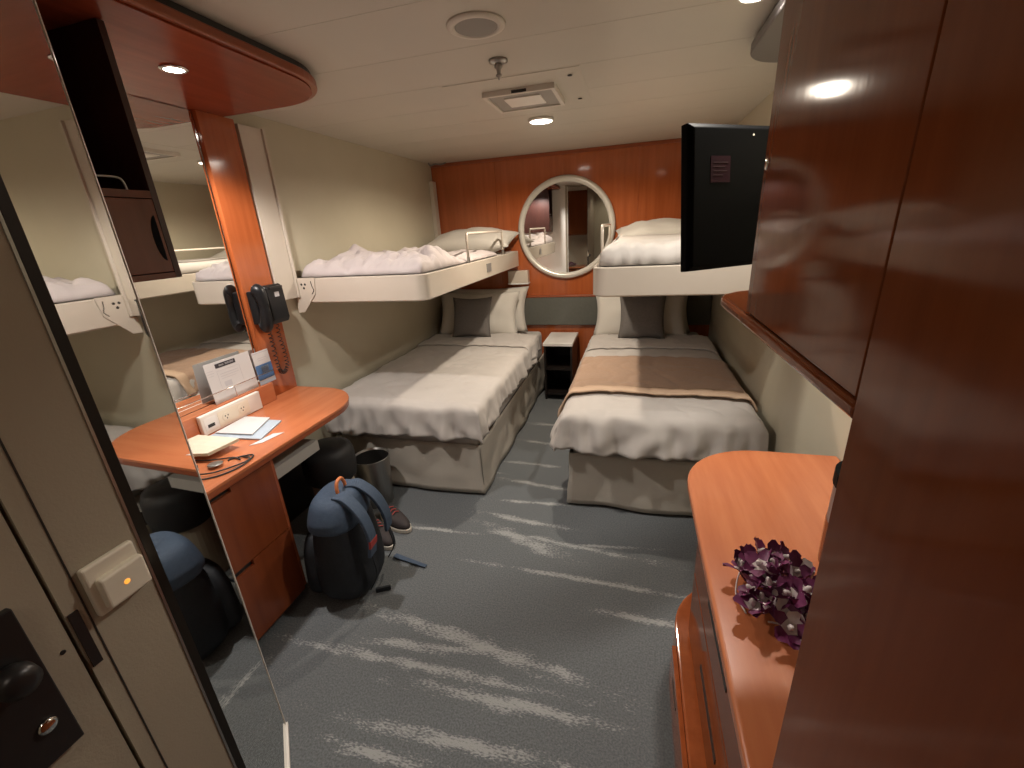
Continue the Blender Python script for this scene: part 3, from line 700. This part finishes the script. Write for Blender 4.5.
def bed(x0, x1, y0, y1, seed, label):
    e = empty('single_bed', ((x0+x1)/2, (y0+y1)/2, 0))
    mk('bed_base', G().box(x0+0.03, x1-0.03, y0+0.03, y1, 0.06, 0.30), 'black_wood', e)
    for lx in (x0+0.08, x1-0.08):
        for ly in (y0+0.1, y1-0.1): mk('leg', G().lathe([(0.022, 0.0), (0.025, 0.06)], (lx, ly, 0.0), 12), 'trim_black', e)
    mk('mattress', G().box(x0+0.012, x1-0.012, y0+0.012, y1, 0.301, 0.550), 'linen', e, bevel=0.035, seg=4)
    mk('bed_skirt', skirt_ring(x0, x1, y0, y1, 0.018, 0.330, seed), 'skirt', e, smooth=True, solid=0.004)
    mk('pleat_shade', G().extrude([(x1+0.008, y0-0.004, 0.02), (x1+0.002, y0-0.004, 0.31), (x1+0.006, y0-0.004, 0.02)], (0.0, 0.004, 0)), 'trim_black', e)  # black sliver painting the shade inside the corner fold
    tag(e, label, 'bed', 'lower beds'); return e
bed(-1.775, -0.815, 2.075, 4.03, 0.0, 'single bed under the rumpled bunk, along the left wall')
bed(-0.300, 0.590, 2.075, 4.03, 5.0, 'single bed with a tan blanket, along the right wall')
tag(drape('duvet', -1.795, -0.835, 3.58, 2.085, 0.574, 0.0, 0.19, 0.215, 'linen', seed=1.0, flare=0.12, flare_corner=0.12, fold=0.012), 'white duvet tucked over the left bed below the rumpled bunk', 'duvet')
tag(drape('duvet', -0.285, 0.575, 3.58, 2.09, 0.574, 0.24, 0.10, 0.23, 'linen', seed=6.0, flare=0.20, flare_corner=0.22, fold=0.018, ffreq=44, r=0.06), 'white duvet hanging in folds at the foot of the tan-blanket bed', 'duvet')
# head sheet folded over the duvet
tag(drape('folded_sheet', -1.79, -0.838, 3.70, 3.30, 0.590, 0.0, 0.16, 0.0, 'linen', seed=1.0, flare=0.14), 'white sheet folded over the duvet below the pillows of the left bed', 'sheet')
tag(drape('folded_sheet', -0.288, 0.578, 3.70, 3.28, 0.590, 0.12, 0.08, 0.0, 'linen', seed=6.0, flare=0.22), 'white sheet folded over the duvet below the pillows of the tan-blanket bed', 'sheet')
bl = drape('throw_blanket', -0.295, 0.582, 3.02, 2.33, 0.596, 0.17, 0.11, 0.0, 'tan_wool', seed=6.0, flare=0.20, flare_corner=0.16, fold=0.010, thick=0.008, hem=0.006)
bh = drape('hem_band', -0.297, 0.584, 2.375, 2.295, 0.604, 0.19, 0.10, 0.0, 'tan_trim', seed=6.0, flare=0.20, flare_corner=0.16, fold=0.010, thick=0.010, hem=0.006, parent=bl)
tag(bl, 'tan wool blanket laid across the bed along the right wall', 'blanket')
# pillows and cushions on the lower beds
pillow('pillow', 0.84, 0.43, 0.155, (-1.35, 3.945, 0.775), 74, 0, 'pillow_cotton', 'white pillow against the headboard, hindmost on the left bed', 'pillow', 3.0, 'pillows')
pillow('pillow', 0.80, 0.42, 0.165, (-1.375, 3.775, 0.765), 70, 0, 'pillow_cotton', 'white pillow right behind the grey cushion of the left bed', 'pillow', 4.0, 'pillows')
pillow('cushion', 0.37, 0.37, 0.11, (-1.38, 3.615, 0.765), 70, 2, 'cushion_grey', 'square grey cushion propped on the pillows of the left bed', 'cushion', 5.0, 'grey cushions', 3.2, 0.004)
pillow('pillow', 0.82, 0.43, 0.155, (0.085, 3.945, 0.775), 74, 0, 'pillow_cotton', 'white pillow against the headboard, hindmost on the tan-blanket bed', 'pillow', 6.0, 'pillows')
pillow('pillow', 0.78, 0.42, 0.165, (0.07, 3.775, 0.765), 70, 0, 'pillow_cotton', 'white pillow right behind the grey cushion of the tan-blanket bed', 'pillow', 7.0, 'pillows')
pillow('cushion', 0.37, 0.37, 0.11, (0.085, 3.615, 0.765), 70, -1, 'cushion_grey', 'square grey cushion propped on the pillows of the tan-blanket bed', 'cushion', 8.0, 'grey cushions', 3.2, 0.004)

# nightstand between the beds
ns = empty('nightstand', (-0.61, 3.84, 0))
mk('top', G().box(-0.740, -0.478, 3.605, 4.035, 0.508, 0.535), 'white_top', ns, bevel=0.003)
for xx in (-0.733, -0.500): mk('side_panel', G().box(xx, xx+0.016, 3.615, 4.035, 0.03, 0.507), 'black_wood', ns)
for zz in (0.05, 0.285): mk('shelf', G().box(-0.716, -0.501, 3.622, 4.035, zz, zz+0.018), 'black_wood', ns)
mk('back_panel', G().box(-0.716, -0.501, 4.026, 4.035, 0.069, 0.506), 'black_wood', ns)
for xx in (-0.725, -0.508):
    for yy in (3.64, 4.01): mk('foot', G().lathe([(0.012, 0), (0.014, 0.03)], (xx, yy, 0), 10), 'trim_black', ns)
tag(ns, 'black open nightstand with a white top between the two beds', 'nightstand')

# round mirror on the back wall
rm = empty('round_mirror', (-0.59, YB, 1.03))
c = (-0.59, YB-0.006, 1.468)
mk('mirror_glass', G().lathe([(0.400, 0.004), (0.400, -0.006), (0.398, -0.007)], c, 64, 'y'), 'mirror', rm)
prof = [(0.407+0.027*math.cos(a)*1.0, -0.010+0.026*math.sin(a)) for a in [2*PI*k/14 for k in range(14)]]
v = []; f = []
for k in range(72):
    a = 2*PI*k/72
    for (r_, h_) in prof: v.append((c[0]+r_*math.cos(a), min(YB-0.001, c[1]+h_), c[2]+r_*math.sin(a)))
for k in range(72):
    for j in range(14):
        f.append((k*14+j, k*14+(j+1) % 14, ((k+1) % 72)*14+(j+1) % 14, ((k+1) % 72)*14+j))
mk('frame', G().add(v, f), 'frame_silver', rm, smooth=True)
tag(rm, 'round mirror in a thick silver frame on the wood wall', 'mirror')
# reading light below the bunk
rd = empty('reading_light', (-1.035, YB, 1.0))
mk('housing', G().box(-1.130, -0.940, YB-0.075, YB-0.001, 1.012, 1.122), 'laminate', rd, bevel=0.004)
mk('lower_lip', G().box(-1.134, -0.936, YB-0.082, YB-0.001, 0.998, 1.012), 'white_top', rd, bevel=0.002)
tag(rd, 'small white box light on the wood wall below the left bunk', 'light')
hk = mk('ceiling_hook', G().tube(bez([(-1.80, 3.97, ZC-0.001), (-1.79, 3.99, ZC-0.022), (-1.75, 4.0, ZC-0.012), (-1.70, 4.02, ZC-0.018), (-1.665, 4.05, ZC-0.001)], 6), 0.006, 8), 'grey_plastic', smooth=True)
tag(hk, 'small grey bracket at the ceiling corner above the left bunk', 'bracket')

# ================================================================== right-hand wall units
XW = 0.188
wd = empty('wardrobe', (0.43, -0.25, 0))
mk('carcass', G().box(XW+0.020, XR-0.002, -0.90, 0.404, 0.0, ZC-0.002), 'wood_shaded', wd)
mk('front_panel', G().box(XW, XW+0.0195, -0.90, 0.404, 0.0, ZC-0.003), 'wood_shaded', wd, bevel=0.0006)
tag(wd, 'tall glossy shade-darkened cherry wardrobe in the right foreground', 'wardrobe')
tc_ = empty('wall_cupboard', (0.43, 0.60, 1.36))
mk('carcass', G().box(XW+0.021, XR-0.002, 0.4045, 0.800, 1.338, ZC-0.002), 'wood_shaded', tc_)
dd = mk('door', G().box(XW-0.001, XW+0.0205, 0.4048, 0.803, 1.3385, ZC-0.003), 'wood_shaded', tc_, bevel=0.0008)
mk('lock', G().lathe([(0.008, 0.001), (0.008, -0.002), (0.006, -0.003)], (XW-0.001, 0.786, 1.559), 16, 'x'), 'chrome', dd, smooth=True)
tag(tc_, 'glossy shade-darkened cherry wall cupboard with a small round lock beside the television', 'cupboard')
sh = empty('wall_shelf', (0.42, 0.72, 1.314))
so_ = rounded([(XR-0.002, 0.4045), (0.189, 0.4045), (0.175, 1.075), (XR-0.002, 1.075)], [0, 0, 0.11, 0.0], 12)
mk('board', G().prism(so_, 1.314, 1.334), 'wood_shaded', sh, bevel=0.007, seg=4)
mk('top_facing', G().prism(rounded([(XR-0.003, 0.805), (0.186, 0.805), (0.186, 1.062), (XR-0.003, 1.062)], [0, 0, 0.10, 0.0], 12), 1.3335, 1.3355), 'wood_shaded', sh)
tag(sh, 'shade-darkened wood shelf with a rounded end under the wall cupboard', 'shelf')
sf = empty('ceiling_canopy', (0.5, 1.2, 2.03))
so_ = rounded([(XR-0.002, 0.805), (0.380, 0.805), (0.380, 2.21), (XR-0.002, 2.21)], [0, 0, 0.20, 0.0], 14)
mk('canopy_board', G().prism(so_, 2.036, 2.070), 'soffit_grey', sf, bevel=0.006, seg=3)
mk('shadow_gap', G().prism(rounded([(XR-0.002, 0.805), (0.394, 0.805), (0.394, 2.196), (XR-0.002, 2.196)], [0, 0, 0.19, 0.0], 14), 2.070, ZC-0.0005), 'trim_black', sf)
tag(sf, 'wood canopy, coloured grey for shade, with a rounded end at the ceiling above the television', 'canopy')

# television, seen from behind, swung out on its arm
tv = empty('television', (0.36, 1.58, 1.34))
TW, THt = 0.60, 0.431
tvd = Vector((0.793, 0.608, 0)).normalized(); tvn = Vector((0.608, -0.793, 0)).normalized()
A = Matrix((tvd, -tvn, Vector((0, 0, 1)))).transposed().to_4x4()
A.translation = Vector((0.168, 1.52, 1.329))
A = A @ Matrix.Rotation(math.radians(-5.5), 4, 'X')
# local frame: x along the set, y away from camera, z up
g = G()
def ring(ins, yy): return [(ins, yy, ins), (TW-ins, yy, ins), (TW-ins, yy, THt-ins), (ins, yy, THt-ins)]
rs = ring(0.0, 0.030)+ring(0.0, 0.004)+ring(0.014, -0.010)
f = []
for a in range(2):
    for k in range(4): f.append((a*4+k, a*4+(k+1) % 4, (a+1)*4+(k+1) % 4, (a+1)*4+k))
f += [[8, 9, 10, 11], [3, 2, 1, 0]]
mk('back_shell', g.add(rs, f).xf(A), 'tv_black', tv, bevel=0.003, seg=2)
mk('screen', G().box(0.008, TW-0.008, 0.0302, 0.033, 0.008, THt-0.008).xf(A), 'tv_black', tv)
lb = mk('rating_label', G().box(0.080, 0.160, -0.0112, -0.0102, 0.262, 0.338).xf(A), 'tv_label', tv)
for k, (a, b_) in enumerate(((0.09, 0.150), (0.09, 0.138), (0.09, 0.146), (0.09, 0.130))):
    mk('print_line', G().box(a, b_, -0.0116, -0.0111, 0.318-k*0.012, 0.321-k*0.012).xf(A), 'print_faint', lb)
mk('screw', G().lathe([(0.004, 0), (0.004, -0.001), (0.002, -0.0015)], (0.255, -0.0102, 0.400), 10, 'y').xf(A), 'chrome', tv)
mk('mount_plate', G().box(0.36, 0.48, -0.022, -0.0105, 0.15, 0.28).xf(A), 'dark_metal', tv)
ap = A @ Vector((0.42, -0.02, 0.215))
mk('swing_arm', G().tube([ap, ap+Vector((0.05, -0.10, 0)), Vector((XR-0.02, 1.56, ap.z)), Vector((XR-0.001, 1.56, ap.z))], 0.014, 10), 'dark_metal', tv, smooth=True)
tag(tv, 'black flat television turned to show its back with a small label', 'television')

# dresser
dz = empty('dresser', (0.43, 0.94, 0))
def dout_(x, yf, r): return rounded([(XR-0.002, 0.4045), (x, 0.4045), (x, yf), (XR-0.002, yf)], [0, 0, r, 0.0], 14)
mk('top', G().prism(dout_(0.186, 1.478, 0.25), 0.700, 0.730), 'cherry_y', dz, bevel=0.008, seg=4)
mk('body', G().prism(dout_(0.232, 1.435, 0.22), 0.215, 0.699), 'wood_shaded', dz)
mk('base_tier', G().prism(dout_(0.178, 1.40, 0.24), 0.035, 0.214), 'cherry_v', dz, bevel=0.006, seg=3)
mk('plinth', G().prism(dout_(0.225, 1.36, 0.2), 0.0, 0.034), 'trim_black', dz)
for z0, z1 in ((0.470, 0.692), (0.232, 0.462)):
    d_ = mk('drawer', G().box(0.216, 0.2315, 0.43, 1.150, z0, z1), 'wood_shaded', dz, bevel=0.002)
    mk('pull_slot', G().box(0.2145, 0.2165, 0.70, 0.93, z1-0.125, z1-0.108), 'trim_black', d_)
d_ = mk('low_drawer', G().box(0.164, 0.1775, 0.43, 1.10, 0.045, 0.205), 'cherry_v', dz, bevel=0.002)
mk('pull_slot', G().box(0.1625, 0.1645, 0.93, 1.02, 0.150, 0.163), 'trim_black', d_)
tag(dz, 'cherry wood dresser with a rounded end, under the wall shelf', 'dresser')
# ice bucket half hidden behind the wardrobe
ib = empty('ice_bucket', (0.513, 0.93, 0.730))
cc = (0.513, 0.93, 0.7305)
mk('bucket', G().lathe([(0.072, 0.0), (0.078, 0.003), (0.080, 0.112)], cc, 32), 'wood_shaded', ib, smooth=False)
mk('band', G().lathe([(0.0785, 0.112), (0.0785, 0.205)], cc, 32), 'soffit_grey', ib)
mk('lid', G().lathe([(0.082, 0.205), (0.082, 0.236), (0.074, 0.240), (0.01, 0.242)], cc, 32), 'tv_black', ib)
tag(ib, 'round bucket with a black lid on the dresser, half hidden by the wardrobe', 'bucket')
# flower lei
le = empty('flower_lei', (0.30, 0.79, 0.731))
def flower(seed):
    rd_ = random.Random(seed); g = G(); n = 5
    for k in range(n):
        a = 2*PI*k/n+rd_.uniform(-0.2, 0.2); ln = rd_.uniform(0.017, 0.023); wd_ = rd_.uniform(0.009, 0.013); up = rd_.uniform(0.001, 0.011)
        ca, sa = math.cos(a), math.sin(a)
        prof_ = [(0.002, 0.0025, 0.0), (0.35, 0.75, 0.25), (0.68, 1.0, 0.8), (1.0, 0.28, 1.0)]
        vs = []
        for (t, wq, uq) in prof_:
            r_ = t*ln; hw = wq*wd_*0.75 if t > 0.01 else 0.002
            for s_ in (-1, 0, 1):
                vs.append((ca*r_-sa*hw*s_, sa*r_+ca*hw*s_, up*uq+0.003*abs(s_)*uq))
        fs = []
        for i in range(3):
            for j in range(2): fs.append((i*3+j, i*3+j+1, (i+1)*3+j+1, (i+1)*3+j))
        o_ = len(g.v)
        g.add(vs, fs[:2], 1)
        g.f += [[q+o_ for q in ff] for ff in fs[2:]]; g.mi += [0 if (k != 2 or rd_.random() < 0.5) else 1]*4
    g.lathe([(0.002, 0), (0.004, 0.004), (0.003, 0.009), (0.001, 0.011)], (0, 0, 0), 6, mi=1)
    return g
protos = [mk('flower', flower(s), ['petal_purple', 'petal_white'], le, smooth=True, origin=(0, 0, 0)) for s in range(5)]
rd_ = random.Random(3); cnt = 0
placed = []
tries = 0
while cnt < 44 and tries < 4000:
    tries += 1
    t = rd_.random()
    x = rd_.uniform(0.222, 0.40); y = rd_.uniform(0.672, 0.912)
    # outline of the coiled heap: wide towards the back, narrow in front
    if math.hypot((x-0.315)/0.085, (y-0.80)/0.118) > 1.0: continue
    if y < 0.75 and x < 0.245+0.4*(0.75-y): continue
    rr = math.hypot((x-0.315)/0.085, (y-0.80)/0.118)
    zt = 0.736+0.052*(1-rr**2)*rd_.random()**0.6
    if any((Vector((x, y, zt))-q).length < 0.018 for q in placed): continue
    placed.append(Vector((x, y, zt)))
    loc = (x, y, zt+0.018); rot = (rd_.uniform(-1.0, 1.0), rd_.uniform(-1.0, 1.0), rd_.uniform(0, 6.3))
    s_ = rd_.uniform(1.35, 1.85)
    if cnt < 5:
        o = protos[cnt]; o.location = Vector(loc)-WO[le.name]; o.rotation_euler = rot; o.scale = (s_, s_, s_)
    else: copy_part(protos[cnt % 5], 'flower', loc, le, rot, (s_, s_, s_))
    cnt += 1
mk('string', G().tube(bez([(0.245, 0.75, 0.735), (0.235, 0.80, 0.74), (0.27, 0.88, 0.742), (0.34, 0.89, 0.742), (0.38, 0.82, 0.742), (0.33, 0.74, 0.74), (0.28, 0.735, 0.738)], 6), 0.0018, 6), 'petal_white', le, smooth=True)
tag(le, 'heap of a purple and white orchid lei on the dresser', 'lei')

# ================================================================== ceiling fittings
def ring_light(name, x, y, r, label, lens='lens'):
    t = empty(name, (x, y, ZC-0.016))
    mk('rim', G().lathe([(r, 0.016), (r, 0.006), (r-0.004, 0.0), (r-0.009, 0.001), (r-0.011, 0.016)], (x, y, ZC-0.016), 36), 'plate_paint', t, smooth=True)
    mk('lens', G().lathe([(r-0.011, 0.002), (r-0.011, 0.015)], (x, y, ZC-0.016), 36), lens, t)
    tag(t, label, 'downlight', 'ceiling downlights'); return t
ring_light('ceiling_downlight', CEIL_LIGHT[0], CEIL_LIGHT[1], 0.075, 'lit round downlight beside the ceiling vent')
ring_light('ceiling_downlight', SIDE_LIGHT[0], SIDE_LIGHT[1], 0.052, 'glaring round downlight at the top edge above the cupboard')
ring_light('ceiling_downlight', ENTRY_FILL[0], ENTRY_FILL[1], 0.065, 'unseen fill light added over the cabin entrance behind the viewer', 'lens_soft')  # added fitting for the unseen fill lamp
sp = empty('ceiling_speaker', (-0.495, 1.556, ZC-0.01))
mk('rim', G().lathe([(0.092, 0.01), (0.090, 0.005), (0.082, 0.001), (0.068, 0.0015), (0.066, 0.01)], (-0.495, 1.556, ZC-0.01), 40), 'plate_paint', sp, smooth=True)
mk('grille', G().lathe([(0.066, 0.003), (0.066, 0.0095)], (-0.495, 1.556, ZC-0.01), 40), 'grille', sp)
tag(sp, 'round ceiling loudspeaker with a grey grille', 'loudspeaker')
sk = empty('fire_sprinkler', (-0.516, 1.865, ZC-0.05))
cc = (-0.516, 1.865, ZC-0.052)
mk('escutcheon', G().lathe([(0.036, 0.052), (0.035, 0.044), (0.018, 0.038)], cc, 24), 'brushed', sk, smooth=True)
mk('head', G().lathe([(0.014, 0.042), (0.016, 0.028), (0.009, 0.022), (0.007, 0.008), (0.012, 0.004), (0.012, 0.000), (0.004, -0.004), (0.003, -0.012)], cc, 16), 'brushed', sk, smooth=True)
tag(sk, 'small metal fire sprinkler hanging between loudspeaker and vent', 'sprinkler')
av = empty('ceiling_vent', (-0.54, 2.37, ZC-0.03))
mk('access_panel', G().extrude([(-0.80, 2.055, ZC-0.0018), (-0.235, 2.055, ZC-0.0018), (-0.262, 2.645, ZC-0.0018), (-0.90, 2.645, ZC-0.0018)][0:0] or [(-0.83, 2.06, ZC-0.0018), (-0.235, 2.06, ZC-0.0018), (-0.235, 2.645, ZC-0.0018), (-0.83, 2.645, ZC-0.0018)], (0, 0, 0.0016)), 'ceiling_paint', av)
fx0, fx1, fy0, fy1 = -0.700, -0.362, 2.215, 2.530
fr = G(); FW = 0.018; FD = 0.024
fr.box(fx0, fx1, fy0, fy0+FW, ZC-FD, ZC-0.002).box(fx0, fx1, fy1-FW, fy1, ZC-FD, ZC-0.002)
fr.box(fx0, fx0+FW, fy0+FW, fy1-FW, ZC-FD, ZC-0.002).box(fx1-FW, fx1, fy0+FW, fy1-FW, ZC-FD, ZC-0.002)
mk('frame', fr, 'plate_paint', av)
mk('grey_tray', G().box(fx0+FW+0.0005, fx1-FW-0.0005, fy0+FW+0.0005, fy1-FW-0.0005, ZC-0.017, ZC-0.002), 'vent_grey', av)
mk('centre_plate', G().box(fx0+0.080, fx1-0.080, fy0+0.080, fy1-0.080, ZC-0.023, ZC-0.0172), 'white_plastic', av, bevel=0.002)
mk('front_slot', G().box(-0.56, -0.49, fy0-0.002, fy0+0.001, ZC-0.022, ZC-0.010), 'trim_black', av)
for yy in (2.15, 2.53):
    mk('screw', G().lathe([(0.010, 0.002), (0.010, 0.0), (0.006, -0.001)], (-0.285, yy, ZC-0.006), 12), 'dark_metal', av)
tag(av, 'square ceiling vent with a white centre plate in an access panel', 'vent')

# ================================================================== things on the floor
wbk = empty('waste_bin', (-1.425, 1.905, 0))
cc = (-1.425, 1.905, 0.0)
mk('shell', G().lathe([(0.086, 0.0), (0.088, 0.004), (0.102, 0.300), (0.104, 0.305), (0.101, 0.305), (0.086, 0.012)], cc, 40), 'brushed', wbk, smooth=True)
mk('liner', G().lathe([(0.0, 0.0135), (0.0845, 0.0135), (0.0992, 0.292)], cc, 32, caps=False), 'trim_black', wbk, smooth=True)
tag(wbk, 'round dark metal waste bin at the foot of the left bed', 'bin')
stl = empty('stool', (-1.50, 1.66, 0))
cc = (-1.50, 1.66, 0.0)
mk('seat', G().lathe([(0.105, 0.30), (0.125, 0.32), (0.132, 0.38), (0.130, 0.45), (0.118, 0.485), (0.085, 0.50), (0.02, 0.504)], cc, 36), 'stool_black', stl, smooth=True)
mk('base', G().lathe([(0.108, 0.0), (0.108, 0.20), (0.104, 0.30)], cc, 36), 'stool_beige', stl)
tag(stl, 'round stool with a black padded seat under the desk', 'stool')

# backpack: straps face +x, front pocket faces the desk
bp_ = empty('backpack', (-1.17, 1.36, 0))
BA = Matrix.Translation((-1.175, 1.305, 0.0)) @ Matrix.Rotation(math.radians(8), 4, 'Z')
def packshape(wx, wy, hz, taper, px=2.6, nz_=22, na=32, x_off=0.0, z0=0.0, seed=0, nz_amp=0.010):
    v = []; f = []
    for j in range(nz_+1):
        t = j/nz_
        prof_ = (1-abs(2*t-1)**5)**0.32 if 0 < t < 1 else 0.02
        kx = (1-taper*t)*prof_; ky = (1-0.28*max(0, t-0.45)/0.55*1.0)*prof_
        for k in range(na):
            a = 2*PI*k/na; ca, sa = math.cos(a), math.sin(a)
            e = 2/px
            x = math.copysign(abs(ca)**e, ca)*wx/2*kx; y = math.copysign(abs(sa)**e, sa)*wy/2*ky
            nn = nz_amp*noise.noise(Vector((x*14+seed, y*14, t*6)))
            v.append(Vector((x_off+x*(1+nn*4), y*(1+nn*4), z0+hz*t+0.3*nn)))
    for j in range(nz_):
        for k in range(na): f.append((j*na+k, j*na+(k+1) % na, (j+1)*na+(k+1) % na, (j+1)*na+k))
    f += [list(range(na))[::-1], [nz_*na+k for k in range(na)]]
    return G().add(v, f)
mk('body', packshape(0.265, 0.33, 0.495, 0.34, nz_amp=0.004).xf(BA), 'navy', bp_, smooth=True)
mk('top_panel', packshape(0.236, 0.300, 0.155, 0.30, x_off=-0.006, z0=0.347, seed=3, nz_amp=0.002).xf(BA), 'denim', bp_, smooth=True)
fp = mk('front_pocket', packshape(0.12, 0.27, 0.30, 0.2, x_off=-0.115, z0=0.02, seed=5).xf(BA), 'navy', bp_, smooth=True)
mk('zip_pull', G().box(-0.182, -0.176, -0.06, 0.0, 0.19, 0.197).xf(BA), 'denim', fp)
def strap(path, wd_, th_, m, name, par):
    P = bez(path, 8); g = G(); v = []; f = []
    for i, p in enumerate(P):
        t = (P[min(i+1, len(P)-1)]-P[max(i-1, 0)]).normalized()
        sd = Vector((0, 1, 0)); sd = (sd-t*sd.dot(t)).normalized(); nn = t.cross(sd)
        for a, b_ in ((-1, -1), (1, -1), (1, 1), (-1, 1)): v.append(p+sd*a*wd_/2+nn*b_*th_/2)
    for i in range(len(P)-1):
        for k in range(4): f.append((i*4+k, i*4+(k+1) % 4, (i+1)*4+(k+1) % 4, (i+1)*4+k))
    f += [[3, 2, 1, 0], [len(v)-4, len(v)-3, len(v)-2, len(v)-1]]
    return mk(name, g.add(v, f).xf(BA), m, par, smooth=False, bevel=0.003)
for yy in (-0.062, 0.062):
    st = strap([(0.02, yy*0.7, 0.497), (0.070, yy*0.9, 0.492), (0.130, yy*1.1, 0.425), (0.160, yy*1.25, 0.33), (0.155, yy*1.4, 0.245)], 0.058, 0.014, 'denim', 'shoulder_strap', bp_)
    if yy < 0:
        strap([(0.165, yy*1.25, 0.318), (0.164, yy*1.29, 0.300), (0.162, yy*1.32, 0.285)], 0.062, 0.010, 'red_tag', 'red_tab', st)
    strap([(0.156, yy*1.4, 0.248), (0.165, yy*1.5, 0.15), (0.125, yy*1.6, 0.07)], 0.022, 0.005, 'navy', 'webbing', bp_)
mk('grab_handle', G().tube([BA @ Vector(p) for p in bez([(0.025, -0.030, 0.485), (0.022, -0.031, 0.515), (0.020, -0.020, 0.542), (0.020, 0.0, 0.549), (0.020, 0.020, 0.542), (0.022, 0.031, 0.515), (0.025, 0.030, 0.485)], 5)], 0.0075, 8), 'orange', bp_, smooth=True)
mk('waist_strap', G().extrude([(-1.085, 1.475, 0.010), (-0.90, 1.445, 0.006), (-0.896, 1.462, 0.006), (-1.08, 1.50, 0.010)], (0, 0, 0.004)), 'denim', bp_)
mk('buckle', G().box(-0.035, 0.03, 0, 0.012, 0, 0.022).xf(Matrix.Translation((-1.02, 1.28, 0.002)) @ Matrix.Rotation(0.5, 4, 'Z')), 'navy', bp_, bevel=0.003)
tag(bp_, 'navy backpack with blue straps and an orange handle beside the desk', 'backpack')
# shoes
def shoe(loc, rz, label):
    e = empty('shoe', loc)
    A_ = Matrix.Translation(loc) @ Matrix.Rotation(rz, 4, 'Z')
    def outline(s):
        pts = []
        for k in range(24):
            a = 2*PI*k/24; x = 0.135*math.cos(a); wdt = 0.045*(1+0.18*math.cos(a)-0.10*math.cos(2*a))
            pts.append((x*s, wdt*math.sin(a)*s))
        return pts
    mk('sole', G().prism(outline(1.0), 0.001, 0.026).xf(A_), 'shoe_sole', e, bevel=0.005)
    v = []; f = []
    o_ = outline(0.96)
    lv = [(0.026, 1.0), (0.045, 0.98), (0.062, 0.90), (0.078, 0.76), (0.088, 0.58)]
    for z_, s_ in lv:
        for (x, y) in o_:
            hgt = z_ if x > 0.0 else z_
            drop = 0.62 if x > 0.05 else (1.0 if x < -0.02 else 1.0-0.38*(x+0.02)/0.07)
            v.append((x*s_-0.02*(1-s_), y*s_, 0.026+(hgt-0.026)*drop))
    n = 24
    for j in range(len(lv)-1):
        for k in range(n): f.append((j*n+k, j*n+(k+1) % n, (j+1)*n+(k+1) % n, (j+1)*n+k))
    f += [list(range(n))[::-1], [(len(lv)-1)*n+k for k in range(n)]]
    up_ = mk('upper', G().add(v, f).xf(A_), 'shoe_dark', e, smooth=True)
    for k in range(3):
        mk('lace', G().tube([A_ @ Vector((0.02-0.022*k, -0.02, 0.078+0.006*k)), A_ @ Vector((0.016-0.022*k, 0.0, 0.086+0.005*k)), A_ @ Vector((0.02-0.022*k, 0.02, 0.078+0.006*k))], 0.003, 6), 'red_tag', up_)
    tag(e, label, 'shoe', 'pair of shoes')
shoe((-1.235, 1.60, 0.0), -0.55, 'dark shoe with a pale sole right beside the backpack')
shoe((-1.215, 1.725, 0.0), -0.45, 'dark shoe with a pale sole, farther from the backpack')
